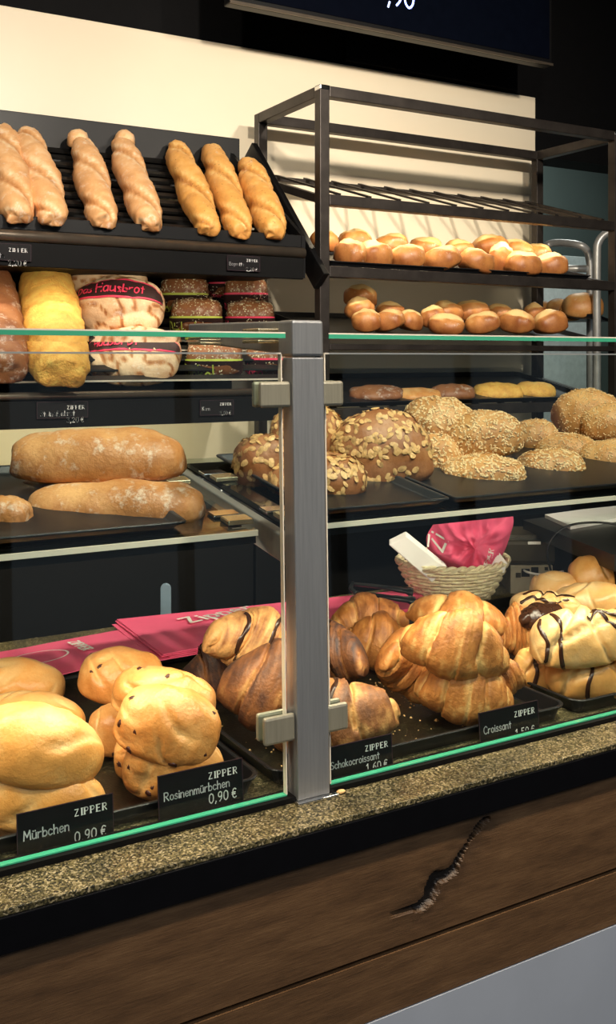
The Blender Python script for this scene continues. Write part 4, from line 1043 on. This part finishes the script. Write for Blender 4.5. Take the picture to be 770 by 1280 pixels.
def band_loaf(lab, px, py, wpx, hpx, Y, sd, text, ink, grp, tb=.1, roll=0):
    c, l, W, H = place(px, py, wpx, hpx, Y=Y, dep=.8)
    s = oval(l, W, H, sd, .6, .6, .06, 2, cracked(sd)); o = dough('round_loaf', lab, 'bread', s, 'haus', c, 0, roll, 35, grp, (64, 48))
    if text:
        def sp(u, z, off=.002):                 # point on the crust: u across, z height angle
            p, n, t = frame(s, u, z); return p + n * off
        n = 26; bnd = MB(); v0, v1 = PI * .50, PI * .68
        for rows, (va, vb), mm, nm, of in ((3, (v0, v1), 'label_dark', 'label_band', .0022), (1, (v0 - .06, v0), ink, 'band_border', .0026), (1, (v1, v1 + .06), ink, 'band_border', .0026)):
            bd = MB()
            for i in range(n + 1):
                for j in range(rows + 1): bd.v.append(tuple(sp(.04 + .92 * i / n, 2 * PI - (2 * PI - (va + (vb - va) * j / rows)) , of)))
            for i in range(n):
                for j in range(rows): a = i * (rows + 1) + j; bd.f.append((a, a + rows + 1, a + rows + 2, a + 1)); bd.m.append(0)
            bd.build(nm, M[mm], o, smooth=True)
        h = .52 * (v1 - v0)
        def fn(x, y): return sp(x, v1 - .06 - y, .0034)
        wtxt = len(text); lt = MB()
        # letters in (u, v): u grows to the right, v falls upwards
        lettering(lt, text, lambda x, y: sp(.21 + x * .56, v1 - (v1 - v0) * (.22 + y * 4.2), .0034), 0, 0, .13, .13, gap=.2)
        lt.build('band_lettering', M[ink], o)
    return o
band_loaf('round cracked loaf at the top of its stack, half hidden under the rack edge', 132, 352, 100, 44, 2.36, 111, '', 'red_label', GLf)
band_loaf('round cracked loaf with a dark band reading Das Hausbrot', 148, 380, 112, 66, 2.27, 112, 'Das Hausbrot', 'red_label', GLf)
band_loaf('round floury loaf with a dark band at the front of its stack', 168, 440, 114, 54, 2.17, 113, 'Hausbrot', 'red_label', GLf)
# bagged mixed grain loaves
def bagged(lab, px, py, wpx, hpx, Y, sd, ink, text, knot=True):
    c, l, W, H = place(px, py, wpx, hpx, Y=Y, dep=.7)
    s = oval(l, W, H, sd, .3, .7, .05, 2); o = dough('bagged_loaf', lab, 'bread', s, 'rye', c, 0, 0, 20, 'bagged grain loaves on the second shelf', (24, 20))
    scatter(s, 260, .005, .003, .0018, random.Random(sd), -.3, sides=5).build('seed_crust', M['mix_seed'], o, kind='stuff')
    s2_ = oval(l * 1.05, W * 1.06, H * 1.1, sd, .3, .75, .08, 6); mbx, t = surf_mesh(s2_, 24, 20); mbx.build('plastic_film', M['film'], o, smooth=True)
    sb = oval(l * 1.07, W * 1.08, H * 1.12, sd, .26, .75, .0, 6); v0, v1 = PI * .92, PI * 1.22
    for (va, vb), mm, nm in (((v0, v1), 'label_dark', 'label_band'), ((v0 - .1, v0), ink, 'band_border'), ((v1, v1 + .1), ink, 'band_border')):
        bd = MB(); n = 16
        for i in range(n + 1):
            for v in (va, vb): bd.v.append(tuple(sb(.02 + .96 * i / n, v)[0]))
        for i in range(n): a = 2 * i; bd.f.append((a, a + 2, a + 3, a + 1)); bd.m.append(0)
        bd.build(nm, M[mm], o, smooth=True)
    sc2 = oval(l * 1.09, W * 1.10, H * 1.14, sd, .26, .75, .0, 6)
    lettering(MB(), text, lambda x, y: sc2(.12 + x * .13, v1 - (v1 - v0) * (.3 + y * .5))[0], 0, 0, 1.0 * 8 / max(8, len(text)), .13, gap=.2).build('band_lettering', M[ink], o)
    if knot:
        k = MB(); 
        for j in range(7):
            a = 2 * PI * j / 7; k.tube([(0.2 * l, 0, H * .5), (.2 * l + .018 * math.cos(a), .018 * math.sin(a), H * .5 + .012), (.2 * l + .03 * math.cos(a), .03 * math.sin(a), H * .5 + .010)], [.003, .006, .001], 5)
        k.build('bag_knot', M['film'], o, smooth=True)
    return o
bagged('bagged grain loaf with green label at the top of the green stack', 231, 366, 58, 44, 2.36, 121, 'green_label', 'Zippers')
bagged('bagged grain loaf with green label in the middle of the green stack', 246, 394, 62, 42, 2.27, 122, 'green_label', 'Dinkel')
bagged('bagged grain loaf with green label lowest, seen through the glass', 268, 446, 68, 42, 2.16, 123, 'green_label', 'Dinkel', False)
bagged('bagged seeded loaf with red label at the back of the red stack', 288, 352, 52, 34, 2.40, 124, 'red_label', 'Zippers Korn')
bagged('bagged seeded loaf with red label second of the red stack', 308, 366, 52, 42, 2.34, 125, 'red_label', 'Zippers Korn')
bagged('bagged seeded loaf with red label just above the glass bracket', 313, 394, 58, 36, 2.26, 126, 'red_label', 'Korn')
bagged('bagged seeded loaf with red label lowest beside the steel post', 336, 446, 56, 40, 2.18, 127, 'red_label', 'Korn', False)

# ---- steel rack on the right
RR = empty('steel_rack', (1.8, 2.3, 1.0), 'open rack of raw square steel tube with four sloping shelves', 'rack')
rx0, rx1, ry0, ry1, rt = 1.285, 2.315, 2.155, 2.49, ZC + .683
T = .028
for x in (rx0, rx1):
    for y in (ry0, ry1): child_r(MB().box(x - T / 2, x + T / 2, y - T / 2, y + T / 2, ZC - .334 if True else 0, rt), 'post', M['rack_metal'], RR, bevel=.002)
for y in (ry0, ry1): child_r(MB().box(rx0 + T / 2, rx1 - T / 2, y - T / 2, y + T / 2, rt - T, rt), 'top_rail', M['rack_metal'], RR, bevel=.002)
for x in (rx0, rx1): child_r(MB().box(x - T / 2, x + T / 2, ry0 + T / 2, ry1 - T / 2, rt - T, rt), 'top_rail', M['rack_metal'], RR, bevel=.002)
for x in (rx0, rx1): child_r(MB().box(x - T / 2 - .001, x + T / 2 + .001, ry0 - T / 2 - .001, ry0 + T / 2, rt - .012, rt + .001), 'weld', M['chrome'], RR, bevel=.003)
def rsz(z0, rise): return lambda y: z0 + rise * (y - ry0) / (ry1 - ry0)
levels = [(ZC + .398, .10), (ZC + .218, .07), (ZC + .035, .07), (ZC - .14, .07)]
for li, (z0, rise) in enumerate(levels):
    child_r(MB().box(rx0 + T / 2, rx1 - T / 2, ry0 - T / 2, ry0 + T / 2, z0 - T / 2, z0 + T / 2), 'front_rail', M['rack_metal'], RR, bevel=.002)
    th = .007 if li == 0 else T / 2
    child_r(MB().box(rx0 + T / 2, rx1 - T / 2, ry1 - T / 2, ry1 + T / 2, z0 + rise + T / 2 - 2 * th, z0 + rise + T / 2), 'rear_rail', M['rack_metal'], RR, bevel=.002)
    for x in (rx0, rx1): child_r(MB().bar((x, ry0, z0), (x, ry1, z0 + rise), .02, .02), 'side_rail', M['rack_metal'], RR)
    if li == 0:
        for k in range(11):
            x = rx0 + .05 + k * (rx1 - rx0 - .1) / 10; child_r(MB().bar((x, ry0, z0 + .018), (x, ry1, z0 + rise + .018), .012, .005), 'slat', M['rack_metal'], RR)
    else:
        for k in range(11):
            x = rx0 + .05 + k * (rx1 - rx0 - .1) / 10; child_r(MB().bar((x, ry0 + .01, z0 + .010), (x, ry1, z0 + rise + .010), .012, .005), 'slat', M['rack_metal'], RR)
SR = math.atan2(.07, ry1 - ry0)
for (z0, rise), lab in zip(levels[1:], ('dark tray under the bright rolls on the steel rack', 'dark tray under the shaded rolls on the steel rack', 'grey tray with flat savoury breads low on the steel rack')):
    tray(rx0 + .02, rx1 - .09, ry0 - .005, ry1 + .0, z0 + rise / 2 + .014, .014, lab, 'trays on the steel rack', SR, [M['steel_dark'], M['steel_dark']])
# rolls
def roll_fn(sd):
    def fn(u, v, q):
        e = math.exp(-((v - 1.9 - .3 * math.sin(u * 5 + sd)) / .22) ** 2) * math.sin(PI * u); g2 = math.exp(-((v - 2.35 - .3 * math.sin(u * 5 + sd)) / .16) ** 2) * math.sin(PI * u); return 1 - .17 * e + .10 * g2, -.5 * e + .45 * g2 + .42 - .75 * max(0, math.sin(v)) ** 1.5 * math.sin(PI * u)
    return fn
def rolls(lst, level, grp, labf, m='roll'):
    z0, rise = levels[level]
    for i, (px, py, wpx, hpx, row, where) in enumerate(lst):
        Y = ry0 + .035 + row * .085
        c, l, W, H = place(px, py, wpx, hpx, Y=Y, dep=.9)
        s = oval(l * 1.08, W, H * 1.12, i + level * 31, .74, .7, .13, 1.8, roll_fn(i))
        dough('bread_roll', labf % where, 'roll', s, m, c, (i * 67) % 90 - 45, (i * 31) % 24 - 12, 8 + (i * 17) % 20 - 8, grp, (24, 20))
rolls([(438, 315, 40, 30, 0, 'at the left end of the front row'), (469, 317, 42, 30, 0, 'second from the left in the front row'), (509, 320, 42, 28, 0, 'third from the left in the front row'), (552, 323, 44, 28, 0, 'in the middle of the front row'),
       (596, 326, 46, 28, 0, 'fifth from the left in the front row'), (654, 329, 44, 28, 0, 'next to last in the front row'), (689, 331, 38, 28, 0, 'last at the right of the front row'), (626, 322, 30, 34, .6, 'squeezed in the front gap'),
       (406, 300, 34, 24, 1.5, 'left of the rack post, farthest left'), (444, 300, 40, 24, 1.6, 'behind the left end of the front row'), (488, 305, 40, 24, 1.4, 'behind the second and third rolls'), (532, 309, 40, 24, 1.4, 'behind the gap of the third and fourth'), (574, 312, 38, 24, 1.4, 'behind the fifth roll, left side'),
       (612, 306, 42, 24, 1.7, 'highest of all'), (646, 312, 40, 24, 1.5, 'behind the right end, pale'), (670, 316, 36, 22, 1.4, 'rear right corner, pale')],
      1, 'rolls on the second shelf of the steel rack', 'golden roll on the bright rack shelf, %s')
rolls([(451, 370, 40, 26, 1.6, 'topmost at the left'), (450, 386, 34, 28, .8, 'under the topmost at the left'), (458, 400, 34, 26, 0, 'front row, farthest left'), (484, 400, 40, 24, 0, 'front row, second from left'), (513, 400, 32, 24, .1, 'front row, third from left'),
       (488, 388, 34, 20, 1.2, 'second row behind the second'), (541, 396, 30, 26, .6, 'front row, half hidden fourth'), (558, 404, 42, 22, 0, 'front row, in the middle'), (560, 388, 40, 22, 1.2, 'second row in the middle'), (590, 388, 42, 24, 1.2, 'second row right of the middle'), (603, 403, 40, 24, 0, 'front row right of the middle'),
       (646, 402, 40, 26, 0, 'front row, next to last'), (668, 391, 28, 22, 1.1, 'second row near the right end'), (687, 402, 40, 28, 0, 'front row, last at the right'), (625, 391, 32, 20, 1.2, 'second row, dim, right')],
      2, 'rolls on the third shelf of the steel rack', 'brown roll on the shaded rack shelf, %s')
for i, (px, py, wpx, hpx, m, lab) in enumerate(((470, 490, 66, 16, 'rye', 'dim brown flatbread at the left of the low rack tray'), (520, 492, 60, 14, 'roll', 'pale striped flatbread on the low rack tray'), (566, 489, 54, 18, 'rye', 'reddish topped flatbread on the low rack tray'), (622, 488, 60, 20, 'cheese', 'cheese topped flatbread right on the low rack tray'), (668, 487, 50, 20, 'cheese', 'cheese topped flatbread at the right end of the low rack tray'))):
    c, l, W, H = place(px, py, wpx, hpx, Y=2.25, dep=.8); s = oval(l, W, H, i + 5, .5, .5, .12, 3)
    dough('flatbread', lab, 'bread', s, m, c, 0, 0, 8, 'flatbreads behind the glass', (24, 20))

# dim loaf on a tray under the shelf, seen above the napkins
c = pt(490, 665, D=2.35)
tray(c.x - .16, c.x + .2, c.y - .1, c.y + .12, ZC - .333, .012, 'thin dark tray on the back counter behind the basket')
s = oval(.12, .08, .05, 9, .6, .5); dough('brown_roll', 'brown roll on the back counter just above the pink bag', 'roll', s, 'rye', Vector((c.x + .03, c.y, ZC - .305)))
# bread machine and basket at the left on the back counter
g = empty('bread_slicer', pt(262, 612, D=2.4), 'low grey appliance on the back counter right of the rustic loaves', 'appliance')
for nm, bx, D_, dp, m in (('housing', (214, 296, 597, 621), 2.42, .16, 'device'), ('cover', (216, 292, 591, 597), 2.45, .14, 'steel_dark')):
    MB().quadbox(rel(g, cbox(*bx, D_, dp))).build(nm, M[m], g, bevel=.004)
for k in range(6): MB().quadbox(rel(g, cbox(248 + 7 * k, 250 + 7 * k, 612, 614, 2.4185, .002))).build('indicator', M['white_ink'], g)
bc2 = pt(2, 618, D=2.35); bk2 = empty('wicker_basket', bc2, 'small wicker basket behind the loaves at the left picture edge', 'basket')
mb = MB()
for row in range(8):
    mb.tube([((.055 + .0025 * math.sin(a * 9 + row * PI)) * math.cos(a), (.055 + .0025 * math.sin(a * 9 + row * PI)) * math.sin(a), .006 + row * .009 - 0) for a in [2 * PI * i / 72 for i in range(73)]], .0042, 6, cap=False)
o = mb.build('weave', M['wicker'], bk2, smooth=True, kind='stuff')
bk2.location.z = ZC - .334; bk2.location.x += .0

# ============================================================ SCREEN OVER THE RACKS
tv = empty('wall_screen', (1.7, 2.3, ZC + 1.2), 'large dark wall screen with a thin bezel above the steel rack', 'screen')
child(MB().box(1.10, 2.205, 2.305, 2.34, ZC + .905, ZC + 1.53), 'housing', M['black_metal'], tv, bevel=.004)
child(MB().box(1.115, 2.19, 2.302, 2.3055, ZC + .925, ZC + 1.515), 'screen_panel', M['screen'], tv)
child(MB().box(1.10, 2.205, 2.300, 2.306, ZC + .905, ZC + .913), 'bezel_edge', M['bar'], tv, bevel=.001)
p0 = pt(485, 4, Y=2.30)
child(lettering(MB(), ',90', lambda x, y: (p0.x + x, 2.3008, p0.z + y), 0, 0, .06, .1), 'screen_price', M['screen_ink'], tv)
child(MB().box(1.5, 1.8, 2.34, WY, ZC + 1.1, ZC + 1.3), 'bracket', M['black'], tv)

# ============================================================ PASSAGE AT THE RIGHT: trolley
tr = empty('tray_trolley', (3.0, 3.2, 0), 'chrome tray trolley with curved frame behind the steel rack', 'trolley')
DT = 3.75
def hoop(xa, xb, ytop, D0, D1):
    P = [pt(xa, 700, D=D0), pt(xa, ytop + 24, D=D0), pt(xa + 3, ytop + 9, D=D0), pt(xa + 16, ytop, D=D0), pt(xb - 16, ytop + 2, D=D1), pt(xb - 4, ytop + 10, D=D1), pt(xb, ytop + 28, D=D1), pt(xb, 700, D=D1)]
    for p in (P[0], P[-1]): p.z = .06
    return [P[0], P[0].lerp(P[1], .5)] + [Vector(q) for q in catmull([tuple(p) for p in P[1:7]], 5)] + [P[7]]
tb = [pt(765, 290, D=DT - .2), pt(756, 293, D=DT - .2), pt(748, 303, D=DT - .2), pt(746, 322, D=DT - .2), pt(746, 420, D=DT - .2), pt(746, 560, D=DT - .2)]; tb[-1].z = .06
for h in (hoop(675, 738, 304, DT + .1, DT), [Vector(q) for q in catmull([tuple(p) for p in tb[:-1]], 4)] + [tb[-1]], [pt(676, 336, D=DT + .1), pt(737, 336, D=DT)]):
    child_r(MB().tube(h, .0145, 10), 'frame_tube', M['trolley'], tr, smooth=True)
for D_, y in ((DT - .02, 395), (DT - .02, 500)):
    P = [pt(660, y, D=DT), pt(745, y, D=DT - .2), pt(760, y - 3, D=DT + .25), pt(680, y - 3, D=DT + .4)]
    z = P[0].z; P = [Vector((p.x, p.y, z)) for p in P]; child_r(MB().prism(P, (0, 0, -.012)), 'tray', M['steel_dark'], tr)
for i, (px, py, wpx, hpx) in enumerate(((678, 387, 24, 18), (698, 386, 26, 20), (728, 382, 40, 26), (712, 390, 24, 18))):
    c, l, W, H = place(px, py, wpx, hpx, Y=3.15 + .0 * i, dep=.9); c = pt(px, py, D=DT + .02 - .002 * (px - 660))
    s = oval(l * 1.05, W, H * 1.1, i + 61, .6, .5, .06); dough('bread_roll', 'golden roll on the chrome trolley, %s' % ('farthest left', 'second from left', 'largest at the right', 'low in front of the gap')[i], 'roll', s, 'roll', c, 0, 0, 0, 'rolls on the chrome trolley', (20, 16))
cb = empty('tall_cabinet', pt(640, 400, D=5.0), 'dark blue cabinet in the back room behind the trolley', 'cabinet'); cb.location.z = 0
child_r(MB().box(2.75, 3.28, 4.1, 4.58, .01, ZC + .62), 'cabinet_body', M['navy'], cb, bevel=.004)
tag(MB().box(3.30, 4.4, 4.3, 4.55, .01, ZC + .60).build('pale_cabinet', M['pale'], bevel=.004), 'pale panel fronted cupboard in the back room at the right', 'cabinet')
lamp('AREA', (3.6, 3.6, 2.9), (3.6, 4.2, 1.2), 14, (.95, 1, .95), .6)
